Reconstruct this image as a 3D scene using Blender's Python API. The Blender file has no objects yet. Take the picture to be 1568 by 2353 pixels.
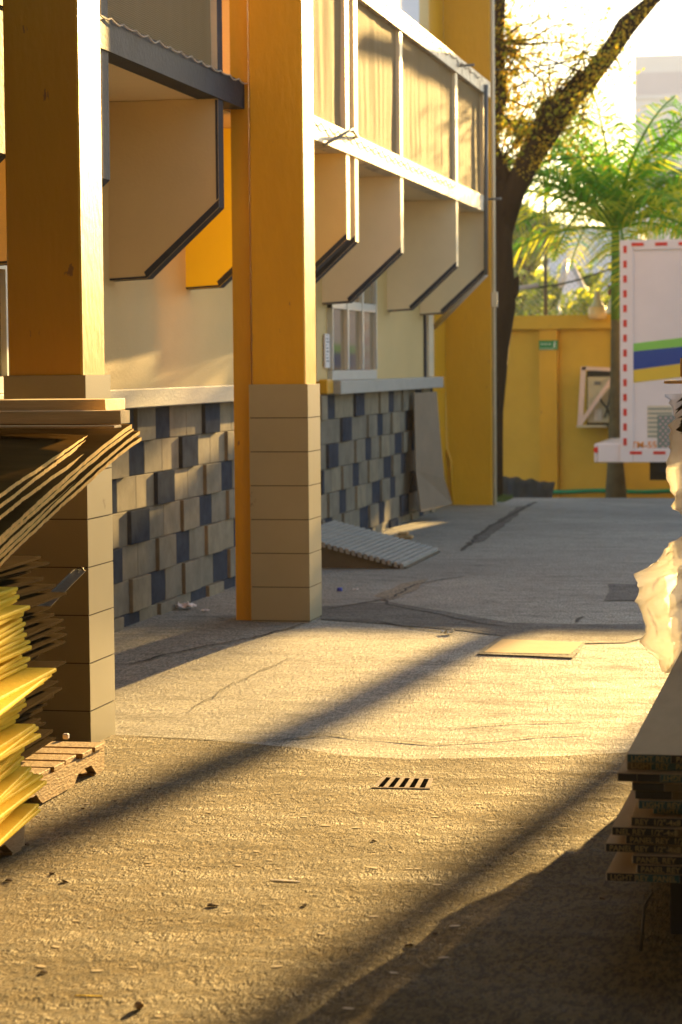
import bpy, bmesh, math, random
from mathutils import Vector, Matrix, noise
R = math.radians
random.seed(7)
scene = bpy.context.scene
COL = scene.collection

# ------------------------------------------------------------------ camera
H = 1.51
YAW, PITCH, ROLL = R(11.57), R(3.468), .0088
FWD = Vector((-math.sin(YAW)*math.cos(PITCH), math.cos(YAW)*math.cos(PITCH), -math.sin(PITCH)))
r0 = Vector((math.cos(YAW), math.sin(YAW), 0)); u0 = r0.cross(FWD)
RT = r0*math.cos(ROLL) - u0*math.sin(ROLL)
UP = u0*math.cos(ROLL) + r0*math.sin(ROLL)
cam = bpy.data.cameras.new("camera"); camo = bpy.data.objects.new("camera", cam); COL.objects.link(camo)
cam.sensor_fit = 'VERTICAL'; cam.sensor_height = 36; cam.sensor_width = 24; cam.lens = 84.96
cam.clip_start = .1; cam.clip_end = 3000
m = Matrix((RT, UP, -FWD)).transposed().to_4x4(); m.translation = (0, 0, H)
camo.matrix_world = m
cam.dof.use_dof = True; cam.dof.focus_distance = 9.6; cam.dof.aperture_fstop = 5.0
scene.camera = camo

# ------------------------------------------------------------------ light
SUN_AZ, SUN_EL = R(7.5), R(10.6)          # azimuth clockwise from +Y
world = bpy.data.worlds.new("World"); scene.world = world; world.use_nodes = True
wn = world.node_tree.nodes; wl = world.node_tree.links
for n in list(wn): wn.remove(n)
sky = wn.new('ShaderNodeTexSky'); sky.sky_type = 'NISHITA'; sky.sun_disc = False
sky.sun_elevation = SUN_EL; sky.sun_rotation = SUN_AZ
sky.air_density = 1.0; sky.dust_density = .4; sky.ozone_density = 1.0
bg = wn.new('ShaderNodeBackground'); bg.inputs[1].default_value = .08
wo = wn.new('ShaderNodeOutputWorld')
wl.new(sky.outputs[0], bg.inputs[0]); wl.new(bg.outputs[0], wo.inputs[0])
sl = bpy.data.lights.new("sun", 'SUN'); sl.energy = 5.0; sl.angle = R(.5); sl.color = (1, .63, .21)
so = bpy.data.objects.new("sun", sl); COL.objects.link(so)
sv = Vector((math.sin(SUN_AZ)*math.cos(SUN_EL), math.cos(SUN_AZ)*math.cos(SUN_EL), math.sin(SUN_EL)))
so.rotation_euler = sv.to_track_quat('Z', 'Y').to_euler(); so.location = (0, 0, 20)
scene.view_settings.view_transform = 'Standard'; scene.view_settings.look = 'None'
scene.view_settings.exposure = 2.3; scene.view_settings.gamma = 1
scene.cycles.max_bounces = 8; scene.cycles.volume_bounces = 0
scene.cycles.transparent_max_bounces = 24
scene.cycles.sample_clamp_indirect = 6

def P(px, py, X=None, Y=None, Z=None):
    """point on a known plane of the yard seen at a pixel of the 1568 px wide photo"""
    v = FWD + RT*((px-784)/5553) - UP*((py-1176.5)/5553)
    t = X/v.x if X is not None else Y/v.y if Y is not None else (Z-H)/v.z
    return Vector((0, 0, H)) + v*t

# ------------------------------------------------------------------ materials
MATS = {}
def mat(name, col, rough=.7, var=.12, vscale=3, bump=.15, bscale=40, spec=.5, spots=None, spot_scale=8, spot_thr=.62, trans=0, metal=0, stretch=(1,1,1), alpha=None):
    if name in MATS: return MATS[name]
    M = bpy.data.materials.new(name); M.use_nodes = True
    nt = M.node_tree; N = nt.nodes; L = nt.links
    b = N['Principled BSDF']
    b.inputs['Roughness'].default_value = rough; b.inputs['Metallic'].default_value = metal
    b.inputs['Specular IOR Level'].default_value = spec
    tc = N.new('ShaderNodeTexCoord'); mp = N.new('ShaderNodeMapping'); L.new(tc.outputs['Object'], mp.inputs[0])
    mp.inputs['Scale'].default_value = stretch
    n1 = N.new('ShaderNodeTexNoise'); n1.inputs['Scale'].default_value = vscale; n1.inputs['Detail'].default_value = 6; n1.inputs['Roughness'].default_value = .65
    L.new(mp.outputs[0], n1.inputs[0])
    r = N.new('ShaderNodeMapRange'); r.inputs[1].default_value = .25; r.inputs[2].default_value = .75
    r.inputs[3].default_value = 1-var; r.inputs[4].default_value = 1+var; L.new(n1.outputs[0], r.inputs[0])
    mx = N.new('ShaderNodeVectorMath'); mx.operation = 'SCALE'; mx.inputs[0].default_value = col[:3]; L.new(r.outputs[0], mx.inputs['Scale'])
    out = mx.outputs[0]
    if spots:
        n2 = N.new('ShaderNodeTexNoise'); n2.inputs['Scale'].default_value = spot_scale; n2.inputs['Detail'].default_value = 8; n2.inputs['Roughness'].default_value = .7
        L.new(mp.outputs[0], n2.inputs[0])
        r2 = N.new('ShaderNodeMapRange'); r2.inputs[1].default_value = spot_thr; r2.inputs[2].default_value = spot_thr+.03; L.new(n2.outputs[0], r2.inputs[0])
        mm = N.new('ShaderNodeMix'); mm.data_type = 'RGBA'; L.new(r2.outputs[0], mm.inputs[0]); L.new(out, mm.inputs[6]); mm.inputs[7].default_value = (*spots, 1)
        out = mm.outputs[2]
    L.new(out, b.inputs['Base Color'])
    if bump:
        n3 = N.new('ShaderNodeTexNoise'); n3.inputs['Scale'].default_value = bscale; n3.inputs['Detail'].default_value = 6; L.new(mp.outputs[0], n3.inputs[0])
        bp = N.new('ShaderNodeBump'); bp.inputs['Strength'].default_value = bump; bp.inputs['Distance'].default_value = .01
        L.new(n3.outputs[0], bp.inputs['Height']); L.new(bp.outputs[0], b.inputs['Normal'])
    if trans:
        tr = N.new('ShaderNodeBsdfTranslucent'); L.new(out, tr.inputs[0]); ms = N.new('ShaderNodeMixShader'); ms.inputs[0].default_value = trans
        L.new(b.outputs[0], ms.inputs[1]); L.new(tr.outputs[0], ms.inputs[2]); o_ = N['Material Output']; L.new(ms.outputs[0], o_.inputs[0])
        last = ms.outputs[0]
    else: last = b.outputs[0]
    if alpha:
        tp = N.new('ShaderNodeBsdfTransparent'); m2 = N.new('ShaderNodeMixShader'); m2.inputs[0].default_value = alpha
        L.new(tp.outputs[0], m2.inputs[1]); L.new(last, m2.inputs[2]); L.new(m2.outputs[0], N['Material Output'].inputs[0])
    MATS[name] = M
    return M

ORANGE = mat('orange_paint', (.62, .32, .008), .36, .14, 1.6, .3, 30, .5, (.30, .15, .03), 16, .655, stretch=(1, 1, .35))
YELLOW = mat('yellow_paint', (.88, .72, .010), .5, .05, 2, .1, 30, spots=(.5, .25, .02), spot_scale=6, spot_thr=.72)
CREAM = mat('cream_paint', (.58, .42, .18), .65, .06, 1.5, .2, 60, .4)
CREAM2 = mat('bounce_lit_cream_paint', (.80, .65, .42), .6, .09, 1.2, .2, 60, .4)  # yard bounce light on the right-bay fins is put into this lighter colour
SLATE = mat('slate_paint', (.030, .036, .056), .65, .25, 5, .3, 40, .2)
PEEL = mat('peeling_pale_paint', (.62, .55, .45), .5, .15, 5, .5, 30, .5, (.22, .15, .10), 9, .555)
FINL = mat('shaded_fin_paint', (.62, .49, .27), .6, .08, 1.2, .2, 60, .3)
PALE = mat('pale_edge_paint', (.66, .56, .40), .45, .1, 6, .3, 30)
TILE = mat('ceramic_tile', (.34, .30, .19), .3, .07, 2.5, .05, 80, .5, (.20, .16, .10), 3, .66)
GROUT = mat('grout', (.10, .085, .06), .9, .1)
SILL = mat('sill_concrete', (.34, .33, .30), .55, .12, 5, .3, 50, .5, (.5, .48, .42), 7, .66)
BLK_L = mat('block_tan', (.185, .165, .13), .9, .3, 6, .22, 120, .1, stretch=(1,1,1))
BLK_T = mat('block_sand', (.235, .20, .145), .9, .3, 6, .22, 120, .1)
BLK_D = mat('block_slate', (.045, .054, .075), 1, .3, 10, .1, 120, 0)
MORTAR = mat('mortar', (.15, .14, .12), .95, .2, 10, .4, 60)
ALU = mat('aluminium', (.50, .52, .50), .35, .06, 6, .05, 30, .5, metal=.3)
GLASSD = mat('window_glass', (.16, .13, .08), .08, .25, 1.5, 0, 1, .6)
WOODP = mat('pallet_wood', (.42, .27, .12), .75, .3, 4, .5, 30, .3, (.15, .09, .04), 12, .64, stretch=(4, 1, 4))
PLY = mat('plywood_face', (.075, .043, .013), 1, .3, 2, .1, 30, .0, stretch=(1, 4, 1))
PLYE = mat('plywood_edge', (.88, .54, .14), .8, .25, 30, .7, 90, .3, (.3, .17, .05), 60, .66)
PLANK = mat('plank_wood', (.78, .56, .28), .7, .2, 6, .3, 30, .3, stretch=(.4, 3, 3))
YBOARD = mat('yellow_board', (.92, .66, .03), .7, .1, 4, .35, 50, .08, (.55, .33, .03), 14, .68)
GREYSH = mat('shade_darkened_sheet', (.05, .036, .020), 1.0, .2, 6, .1, 40, .0)  # shadow missing from this pile is put into the dark sheet colour
GYPS = mat('gypsum_paper', (.52, .39, .22), .85, .13, 9, .15, 60, .08, (.26, .19, .12), 26, .74, stretch=(1, .25, 1))
GYPE = mat('gypsum_edge', (.50, .42, .28), .85, .2, 20, .5, 60)
TAPE_K = mat('tape_black', (.015, .018, .018), .5, .2, 10, 0)
TAPE_T = mat('tape_teal', (.02, .085, .09), .5, .2, 10, 0)
TAPE_Y = mat('tape_tan', (.12, .085, .03), .6, .2, 10, 0)
INK = mat('tape_lettering', (.34, .27, .11), .6, .1, 10, 0)
CARD = mat('cardboard', (.24, .18, .125), .9, .1, 5, .15, 60, .2)
STEEL = mat('dark_steel', (.10, .09, .065), .45, .3, 20, .2, 60, .5, metal=.6)
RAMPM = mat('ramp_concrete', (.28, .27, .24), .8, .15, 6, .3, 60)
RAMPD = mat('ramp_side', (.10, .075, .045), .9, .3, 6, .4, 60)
WHITE = mat('white_truck_paint', (.76, .68, .66), .45, .06, 1.5, 0, 1, .3)
RED = mat('red_reflector', (.62, .02, .01), .4, .1, 5, 0)
GREEN = mat('green_vinyl', (.22, .55, .09), .4, .03, 2, 0)
BLUE = mat('blue_vinyl', (.004, .05, .28), .6, .03, 2, 0)
GOLD = mat('gold_vinyl', (.70, .48, .04), .4, .03, 2, 0)
GREYG = mat('greygreen_vinyl', (.17, .22, .19), .5, .05, 2, 0)
BLACK = mat('black_rubber', (.018, .017, .017), .7, .3, 8, .2, 30)
BARK = mat('bark', (.028, .018, .010), .95, .4, 6, 1, 20, .2, stretch=(1, 1, .4))
MOSS = mat('yellow_moss', (.62, .46, .04), .9, .3, 10, 0, trans=.4)
LEAFG = mat('leaf_golden_green', (.30, .32, .03), .6, .4, 3, 0, trans=.7)
LEAFO = mat('leaf_ochre', (.62, .42, .03), .6, .3, 3, 0, trans=.7)
PALMG = mat('palm_leaf', (.15, .40, .03), .45, .4, 2, 0, trans=.5)
PALMY = mat('palm_leaf_yellow', (.60, .62, .04), .45, .3, 2, 0, trans=.55)
FARG = mat('far_leaf', (.20, .27, .06), .7, .35, .8, 0, trans=.4)
PALMT = mat('palm_trunk', (.10, .085, .045), .9, .3, 8, .6, 20)
LIME = mat('lime_paint', (.10, .20, .02), .7, .2, 5, .1)
WIRE = mat('galvanised_wire', (.22, .25, .24), .5, .1, 5, 0, metal=.4)
CABLE = mat('cable_black', (.02, .035, .035), .6, .1, 5, 0)
HOSE = mat('green_hose', (.0, .22, .10), .4, .1, 5, 0)
SIGNG = mat('sign_green', (.01, .20, .05), .4, .05, 5, 0)
SIGNW = mat('sign_white', (.75, .8, .72), .5, .05, 5, 0)
PAPER = mat('paper', (.75, .70, .70), .7, .05, 10, .1)
BGW = mat('yard_wall_paint', (.58, .345, .04), .75, .12, 1.2, .25, 20, .3, (.38, .24, .04), 3.5, .68)
FARW = mat('far_wall', (.86, .80, .80), .8, .05, .2, 0)  # haze fade of the tower is put into this near-white
FARB = mat('far_blue_wall', (.62, .67, .82), .8, .05, .2, 0)  # haze over the low far building is put into this pale blue
FARD = mat('far_window_band', (.66, .58, .62), .6, .05, .2, 0)  # window bands paled so the colour carries the tower's haze
PIPEM = mat('pipe_grey', (.13, .13, .13), .5, .2, 10, .1)
PIPEL = mat('pipe_pale', (.55, .48, .42), .5, .15, 10, .1)
LAMPG = mat('lamp_diffuser', (.85, .62, .30), .35, .1, 8, 0, trans=.3)
ROPE = mat('rope', (.45, .38, .30), .9, .3, 40, .3)
ROPED = mat('rusty_rope', (.14, .08, .05), .9, .3, 40, .3)
ROOFM = mat('dark_roof', (.06, .05, .04), .8)
FINO = mat('pale_ochre_fin_paint', (.76, .55, .23), .6, .08, 1.2, .2, 60, .3)
STUCCO = mat('warm_stucco', (.08, .05, .025), .9, .05, .5, .1, 20)
BEIGEM = mat('cabinet_beige', (.50, .42, .27), .5, .1, 6, .05)
PINK = mat('frame_pink', (.70, .50, .42), .6, .1, 6, .05)
IRON = mat('manhole_iron', (.40, .25, .09), .8, .15, 6, .1, 30)
PIT_SHADE = mat('dark_void', (.006, .005, .004), 1, 0, 1, 0, 1, 0)
GRASS = mat('grass', (.08, .13, .03), .7, .3, 6, 0, trans=.3)

def net_material():
    M = bpy.data.materials.new('shade_net'); M.use_nodes = True; nt = M.node_tree; N = nt.nodes; L = nt.links
    b = N['Principled BSDF']; b.inputs['Roughness'].default_value = .7; b.inputs['Specular IOR Level'].default_value = .15
    tc = N.new('ShaderNodeTexCoord')
    w = N.new('ShaderNodeTexWave'); w.wave_type = 'BANDS'; w.bands_direction = 'Z'; w.inputs['Scale'].default_value = 30; w.inputs['Distortion'].default_value = 2.5; w.inputs['Detail'].default_value = 2; w.inputs['Detail Scale'].default_value = .6
    L.new(tc.outputs['Object'], w.inputs[0])
    cr = N.new('ShaderNodeMix'); cr.data_type = 'RGBA'; cr.inputs[6].default_value = (.27, .20, .105, 1); cr.inputs[7].default_value = (.46, .35, .20, 1)
    L.new(w.outputs[1], cr.inputs[0]); L.new(cr.outputs[2], b.inputs['Base Color'])
    bp = N.new('ShaderNodeBump'); bp.inputs['Strength'].default_value = .5; bp.inputs['Distance'].default_value = .01; L.new(w.outputs[1], bp.inputs['Height']); L.new(bp.outputs[0], b.inputs['Normal'])
    tr = N.new('ShaderNodeBsdfTranslucent'); tr.inputs[0].default_value = (.34, .25, .13, 1)
    tp = N.new('ShaderNodeBsdfTransparent')
    m1 = N.new('ShaderNodeMixShader'); m1.inputs[0].default_value = .35; L.new(b.outputs[0], m1.inputs[1]); L.new(tr.outputs[0], m1.inputs[2])
    m2 = N.new('ShaderNodeMixShader'); m2.inputs[0].default_value = .18; L.new(m1.outputs[0], m2.inputs[1]); L.new(tp.outputs[0], m2.inputs[2])
    L.new(m2.outputs[0], N['Material Output'].inputs[0]); return M
NET = net_material()

def plastic_material():
    M = bpy.data.materials.new('wrap_plastic'); M.use_nodes = True; nt = M.node_tree; N = nt.nodes; L = nt.links
    b = N['Principled BSDF']; b.inputs['Roughness'].default_value = .2; b.inputs['Base Color'].default_value = (.92, .93, .95, 1)
    tc = N.new('ShaderNodeTexCoord'); n = N.new('ShaderNodeTexNoise'); n.inputs['Scale'].default_value = 7; n.inputs['Detail'].default_value = 5; n.inputs['Distortion'].default_value = 1.2
    L.new(tc.outputs['Object'], n.inputs[0]); bp = N.new('ShaderNodeBump'); bp.inputs['Strength'].default_value = 1; bp.inputs['Distance'].default_value = .03; L.new(n.outputs[0], bp.inputs['Height']); L.new(bp.outputs[0], b.inputs['Normal'])
    tr = N.new('ShaderNodeBsdfTranslucent'); tr.inputs[0].default_value = (.97, .98, 1, 1)
    tp = N.new('ShaderNodeBsdfTransparent'); tp.inputs[0].default_value = (1, .95, .85, 1)
    m1 = N.new('ShaderNodeMixShader'); m1.inputs[0].default_value = .72; L.new(b.outputs[0], m1.inputs[1]); L.new(tr.outputs[0], m1.inputs[2])
    m2 = N.new('ShaderNodeMixShader'); m2.inputs[0].default_value = .25; L.new(m1.outputs[0], m2.inputs[1]); L.new(tp.outputs[0], m2.inputs[2])
    L.new(m2.outputs[0], N['Material Output'].inputs[0]); return M
WRAP = plastic_material()

def ground_material(name, ca, cb, cdark, rough, streak, grain, gscale, fleck=None, ripple=1, dist=.012, mdk=.5, pit=.7):
    M = bpy.data.materials.new(name); M.use_nodes = True; nt = M.node_tree; N = nt.nodes; L = nt.links
    b = N['Principled BSDF']; b.inputs['Roughness'].default_value = rough; b.inputs['Specular IOR Level'].default_value = .5
    tc = N.new('ShaderNodeTexCoord')
    def nz(scale, st=(1, 1, 1), det=7, ro=.65, dist=0):
        mp = N.new('ShaderNodeMapping'); mp.inputs['Scale'].default_value = st; L.new(tc.outputs['Object'], mp.inputs[0])
        n = N.new('ShaderNodeTexNoise'); n.inputs['Scale'].default_value = scale; n.inputs['Detail'].default_value = det; n.inputs['Roughness'].default_value = ro; n.inputs['Distortion'].default_value = dist
        L.new(mp.outputs[0], n.inputs[0]); return n.outputs[0]
    def rng(s, a, c, lo=0, hi=1):
        r = N.new('ShaderNodeMapRange'); r.inputs[1].default_value = a; r.inputs[2].default_value = c; r.inputs[3].default_value = lo; r.inputs[4].default_value = hi; L.new(s, r.inputs[0]); return r.outputs[0]
    def mix(f, a, c):
        x = N.new('ShaderNodeMix'); x.data_type = 'RGBA'; L.new(f, x.inputs[0])
        for k, v in ((6, a), (7, c)):
            if isinstance(v, tuple): x.inputs[k].default_value = (*v, 1)
            else: L.new(v, x.inputs[k])
        return x.outputs[2]
    big = nz(.55, (1, 1, 1), 6, .6, .4)
    c = mix(rng(big, .35, .65), ca, cb)
    st = nz(3.2, (.55, 1.8, 1), 10, .85, .2)            # broom marks run across the yard
    c = mix(rng(st, .53, .64, 0, streak), c, cdark)
    pits = nz(13, (.8, 1.1, 1), 9, .85)
    c = mix(rng(pits, .60, .66, 0, pit), c, cdark)
    gr = nz(gscale, (1.3, .42, 1), 2.5, .7)
    md = nz(9, (1, 1, 1), 7, .8)
    c = mix(rng(md, .47, .66, 0, mdk), c, tuple(v*.5 for v in ca))
    c = mix(rng(gr, .45, .60, 0, .85), c, tuple(v*.25 for v in ca))
    if fleck:
        vo = N.new('ShaderNodeTexVoronoi'); vo.inputs['Scale'].default_value = 16; L.new(tc.outputs['Object'], vo.inputs[0])
        c = mix(rng(vo.outputs[0], .16, .12), c, fleck)
    L.new(c, b.inputs['Base Color'])
    h1 = N.new('ShaderNodeMath'); h1.operation = 'MULTIPLY_ADD'; L.new(gr, h1.inputs[0]); h1.inputs[1].default_value = grain; L.new(rng(st, 0, 1, 0, ripple), h1.inputs[2])
    h2 = N.new('ShaderNodeMath'); h2.operation = 'MULTIPLY_ADD'; L.new(rng(pits, .5, .7), h2.inputs[0]); h2.inputs[1].default_value = -.6; L.new(h1.outputs[0], h2.inputs[2])
    bp = N.new('ShaderNodeBump'); bp.inputs['Strength'].default_value = .8; bp.inputs['Distance'].default_value = dist
    L.new(h2.outputs[0], bp.inputs['Height']); L.new(bp.outputs[0], b.inputs['Normal'])
    L.new(rng(st, .4, .6, rough-.1, rough+.15), b.inputs['Roughness'])
    return M
CONC = ground_material('yard_concrete', (.40, .375, .31), (.25, .235, .20), (.07, .065, .06), .7, .85, 1.2, 60, None, .6, .010, .6, .9)
ASPH = ground_material('yard_asphalt', (.240, .166, .058), (.160, .110, .038), (.020, .013, .006), .85, .0, 2.6, 56, None, 0, .015, .4, .5)
PATCH = ground_material('yard_patch', (.15, .135, .115), (.11, .10, .085), (.05, .045, .04), .75, .6, 1, 60)
CRACK = mat('ground_crack_fill', (.030, .025, .02), .9, .3, 10, 0)
STAIN = ground_material('yard_ochre_patch', (.36, .29, .19), (.3, .25, .18), (.12, .1, .08), .8, .6, 1, 60)

# ------------------------------------------------------------------ helpers
def link(name, bm, mats, parent=None, smooth=False, loc=None):
    me = bpy.data.meshes.new(name); bm.normal_update(); bm.to_mesh(me); bm.free()
    for m_ in (mats if isinstance(mats, (list, tuple)) else [mats]): me.materials.append(m_)
    if smooth:
        for p in me.polygons: p.use_smooth = True
    o = bpy.data.objects.new(name, me); COL.objects.link(o)
    if parent: o.parent = parent
    if loc is not None: o.location = loc
    return o
def tag(o, label=None, cat=None, group=None, kind=None):
    if label: o['label'] = label
    if cat: o['category'] = cat
    if group: o['group'] = group
    if kind: o['kind'] = kind
    return o
def empty(name, label, cat, loc=(0, 0, 0), group=None):
    o = bpy.data.objects.new(name, None); COL.objects.link(o); o.location = loc; o.empty_display_size = .2
    o['_l'] = 0; del o['_l']
    return tag(o, label, cat, group)
def box(bm, x0, x1, y0, y1, z0, z1, mi=0, mtx=None, bev=0):
    vs = [bm.verts.new((x, y, z)) for x in (x0, x1) for y in (y0, y1) for z in (z0, z1)]
    if mtx is not None:
        for v in vs: v.co = mtx @ v.co
    f = [(0, 1, 3, 2), (4, 6, 7, 5), (0, 4, 5, 1), (2, 3, 7, 6), (0, 2, 6, 4), (1, 5, 7, 3)]
    fs = []
    for q in f:
        a = bm.faces.new([vs[i] for i in q]); a.material_index = mi; fs.append(a)
    if bev:
        es = list({e for a in fs for e in a.edges})
        r = bmesh.ops.bevel(bm, geom=es, offset=bev, segments=1, affect='EDGES', profile=.5)
        for a in r['faces']: a.material_index = mi
    return vs
def prism(bm, pts, vec, mi=0, mside=None):
    """extrude polygon (3D points) by vec"""
    a = [bm.verts.new(p) for p in pts]; b = [bm.verts.new(Vector(p)+Vector(vec)) for p in pts]
    n = len(pts)
    f = bm.faces.new(a); f.material_index = mi
    f = bm.faces.new(b[::-1]); f.material_index = mi
    for i in range(n):
        f = bm.faces.new((a[(i+1) % n], a[i], b[i], b[(i+1) % n])); f.material_index = mi if mside is None else mside[i]
def tube(bm, pts, rad, seg=8, mi=0, cap=True):
    pts = [Vector(p) for p in pts]; n = len(pts); rs = rad if isinstance(rad, (list, tuple)) else [rad]*n
    rings = []
    prev = None
    for i, p in enumerate(pts):
        d = (pts[min(i+1, n-1)]-pts[max(i-1, 0)]).normalized()
        if prev is None:
            a = d.orthogonal().normalized()
        else:
            a = (prev-d*prev.dot(d)).normalized()
        prev = a; c = d.cross(a)
        rings.append([bm.verts.new(p+(a*math.cos(2*math.pi*k/seg)+c*math.sin(2*math.pi*k/seg))*rs[i]) for k in range(seg)])
    for i in range(n-1):
        for k in range(seg):
            f = bm.faces.new((rings[i][k], rings[i][(k+1) % seg], rings[i+1][(k+1) % seg], rings[i+1][k])); f.material_index = mi; f.smooth = True
    if cap:
        f = bm.faces.new(rings[0][::-1]); f.material_index = mi
        f = bm.faces.new(rings[-1]); f.material_index = mi
def nb(): return bmesh.new()
def part(name, mats, parent, fn, smooth=False):
    bm = nb(); fn(bm); return link(name, bm, mats, parent, smooth)
def text_mesh(s, size, mtx, mats, parent, name='lettering', ext=.0008):
    c = bpy.data.curves.new('t', 'FONT'); c.body = s; c.size = size; c.extrude = ext; c.align_x = 'LEFT'; c.align_y = 'BOTTOM_BASELINE'; c.offset = size*.012
    t = bpy.data.objects.new('t', c); COL.objects.link(t)
    bpy.context.view_layer.update()
    me = bpy.data.meshes.new_from_object(t.evaluated_get(bpy.context.evaluated_depsgraph_get()))
    bpy.data.objects.remove(t); bpy.data.curves.remove(c)
    me.transform(mtx); me.materials.clear(); me.materials.append(mats)
    o = bpy.data.objects.new(name, me); COL.objects.link(o); o.parent = parent
    return o
ORD = ['topmost', 'second', 'third', 'fourth', 'fifth', 'sixth', 'seventh', 'eighth', 'ninth', 'tenth', 'eleventh', 'twelfth', 'thirteenth', 'fourteenth', 'fifteenth', 'sixteenth', 'seventeenth', 'eighteenth', 'nineteenth', 'twentieth', 'twenty first', 'twenty second', 'twenty third', 'twenty fourth', 'twenty fifth', 'twenty sixth', 'twenty seventh', 'twenty eighth', 'twenty ninth', 'thirtieth']

TENS = ['thirty', 'forty', 'fifty']
ORD += [TENS[(k-30)//10]+' '+ORD[(k-30) % 10].replace('topmost', 'first') if (k-30) % 10 < 9 else ['fortieth', 'fiftieth', 'sixtieth'][(k-30)//10] for k in range(30, 60)]
# ------------------------------------------------------------------ ground
GZ = -.065
def gz(y):
    t = min(1, max(0, (13-y)/3.2)); return GZ*t*t*(3-2*t)
EDGE = 27.15
def build_ground():
    bm = nb(); xs = [-60, -20, -10, -5, -4, -3, -2, -1, 0, 1, 2, 4, 8, 20, 60]
    ys = [-40, -20, -5, 0, 3] + [4+.4*i for i in range(25)] + [14, 15, 16, 18, 20, 23, 25, EDGE]
    g = [[bm.verts.new((x, y, gz(y))) for y in ys] for x in xs]
    for i in range(len(xs)-1):
        for j in range(len(ys)-1):
            bm.faces.new((g[i][j], g[i+1][j], g[i+1][j+1], g[i][j+1]))
    # front of the dock edge
    lo = [bm.verts.new((x, EDGE+.01, -.95)) for x in xs]
    for i in range(len(xs)-1): bm.faces.new((g[i][-1], g[i+1][-1], lo[i+1], lo[i]))
    tag(link('yard_floor', bm, CONC), kind='structure')
    bm = nb(); v = [bm.verts.new(p) for p in ((-900, EDGE-.3, -.9), (900, EDGE-.3, -.9), (900, 1500, -.9), (-900, 1500, -.9))]; bm.faces.new(v)
    tag(link('lower_road', bm, PATCH), kind='structure')
build_ground()
def sheet(name, pts, m_, lift=.004, ragged=.03):
    """patch on the yard floor following its level"""
    out = []
    for i, p in enumerate(pts):
        a = Vector(p); b = Vector(pts[(i+1) % len(pts)]); n = max(1, int((b-a).length/.12))
        for k in range(n):
            q = a.lerp(b, k/n); s = noise.noise_vector(q*3)*ragged
            out.append(Vector((q.x+s.x, q.y+s.y, 0)))
    bm = nb(); vs = [bm.verts.new((q.x, q.y, gz(q.y)+lift)) for q in out]
    f = bm.faces.new(vs); bmesh.ops.triangulate(bm, faces=[f])
    o = link(name, bm, m_); tag(o, kind='structure'); return o
def gp(px, py):
    y = 10.
    for _ in range(6):
        p = P(px, py, Z=gz(y)); y = p.y
    return p
# rough asphalt apron in front
bm = nb()
bound = [gp(*q) for q in ((-500, 1640), (0, 1668), (260, 1690), (480, 1702), (700, 1722), (800, 1738), (930, 1747), (1100, 1744), (1280, 1738), (1430, 1732), (1700, 1725), (2400, 1700))]
cols_ = []
x0 = bound[0].x; pts_ = []
for i in range(len(bound)-1):
    for k in range(8): q = bound[i].lerp(bound[i+1], k/8); pts_.append(Vector((q.x, q.y+.02*noise.noise(q*4), 0)))
pts_.append(bound[-1])
ys_ = [1-i/12 for i in range(13)]
grid = []
for q in pts_:
    grid.append([bm.verts.new((q.x*1.0, 3+(q.y-3)*t, gz(3+(q.y-3)*t)+.004)) for t in ys_])
for i in range(len(grid)-1):
    for j in range(12): bm.faces.new((grid[i][j], grid[i][j+1], grid[i+1][j+1], grid[i+1][j]))
tag(link('asphalt_apron', bm, ASPH), kind='structure')
sheet('road_patch', [gp(*q) for q in ((1398, 1343), (1476, 1343), (1476, 1382), (1385, 1381), (1402, 1362))], PATCH)
sheet('road_patch', [gp(*q) for q in ((735, 1425), (735, 1395), (900, 1385), (1050, 1412), (1170, 1432), (1330, 1436), (1475, 1434), (1478, 1468), (1440, 1478), (1350, 1480), (1200, 1470), (1080, 1452), (900, 1436))], PATCH, .004)
sheet('road_patch', [gp(*q) for q in ((1098, 1505), (1150, 1464), (1352, 1474), (1318, 1515))], PATCH, .008)
sheet('road_patch', [gp(*q) for q in ((860, 1370), (930, 1340), (985, 1330), (960, 1352), (905, 1378))], STAIN)
sheet('road_patch', [gp(*q) for q in ((1080, 1250), (1105, 1225), (1190, 1165), (1215, 1162), (1170, 1200), (1110, 1245))], PATCH)
def crack(pts, w=.012, lift=.006, seed=0):
    pts = [gp(*q) for q in pts]; out = []
    for i in range(len(pts)-1):
        n = max(2, int((pts[i+1]-pts[i]).length/.05))
        for k in range(n):
            q = pts[i].lerp(pts[i+1], k/n); d = noise.noise_vector(q*5+Vector((seed, 0, 0)))*.03+noise.noise_vector(q*20)*.012; out.append(q+Vector((d.x, d.y, 0)))
    bm = nb(); prev = None
    for i in range(len(out)-1):
        d = (out[i+1]-out[i]); d.z = 0; d.normalize(); s = Vector((-d.y, d.x, 0))*w*(.5+.9*abs(noise.noise(out[i]*9)))*min(1, i/4, (len(out)-1-i)/4)
        q = out[i]; z = gz(q.y)+lift
        a = bm.verts.new((q.x+s.x, q.y+s.y, z)); b = bm.verts.new((q.x-s.x, q.y-s.y, z))
        if prev: bm.faces.new((prev[0], a, b, prev[1]))
        prev = (a, b)
    tag(link('ground_crack', bm, CRACK), kind='structure')
crack([(262, 1535), (420, 1498), (600, 1462), (735, 1425)], .012)
crack([(735, 1405), (880, 1378), (900, 1392), (1000, 1412), (1090, 1432), (1200, 1445)], .018, seed=3)
crack([(745, 1425), (860, 1428), (950, 1445), (1100, 1462)], .014, seed=5)
crack([(900, 1378), (950, 1345), (1080, 1322)], .012, seed=6)
crack([(262, 1692), (400, 1700), (600, 1705), (760, 1690), (850, 1700), (1000, 1712), (1180, 1698), (1340, 1690), (1440, 1692)], .012, seed=8)
crack([(1000, 1676), (1200, 1662), (1440, 1655)], .010, seed=9)
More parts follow.
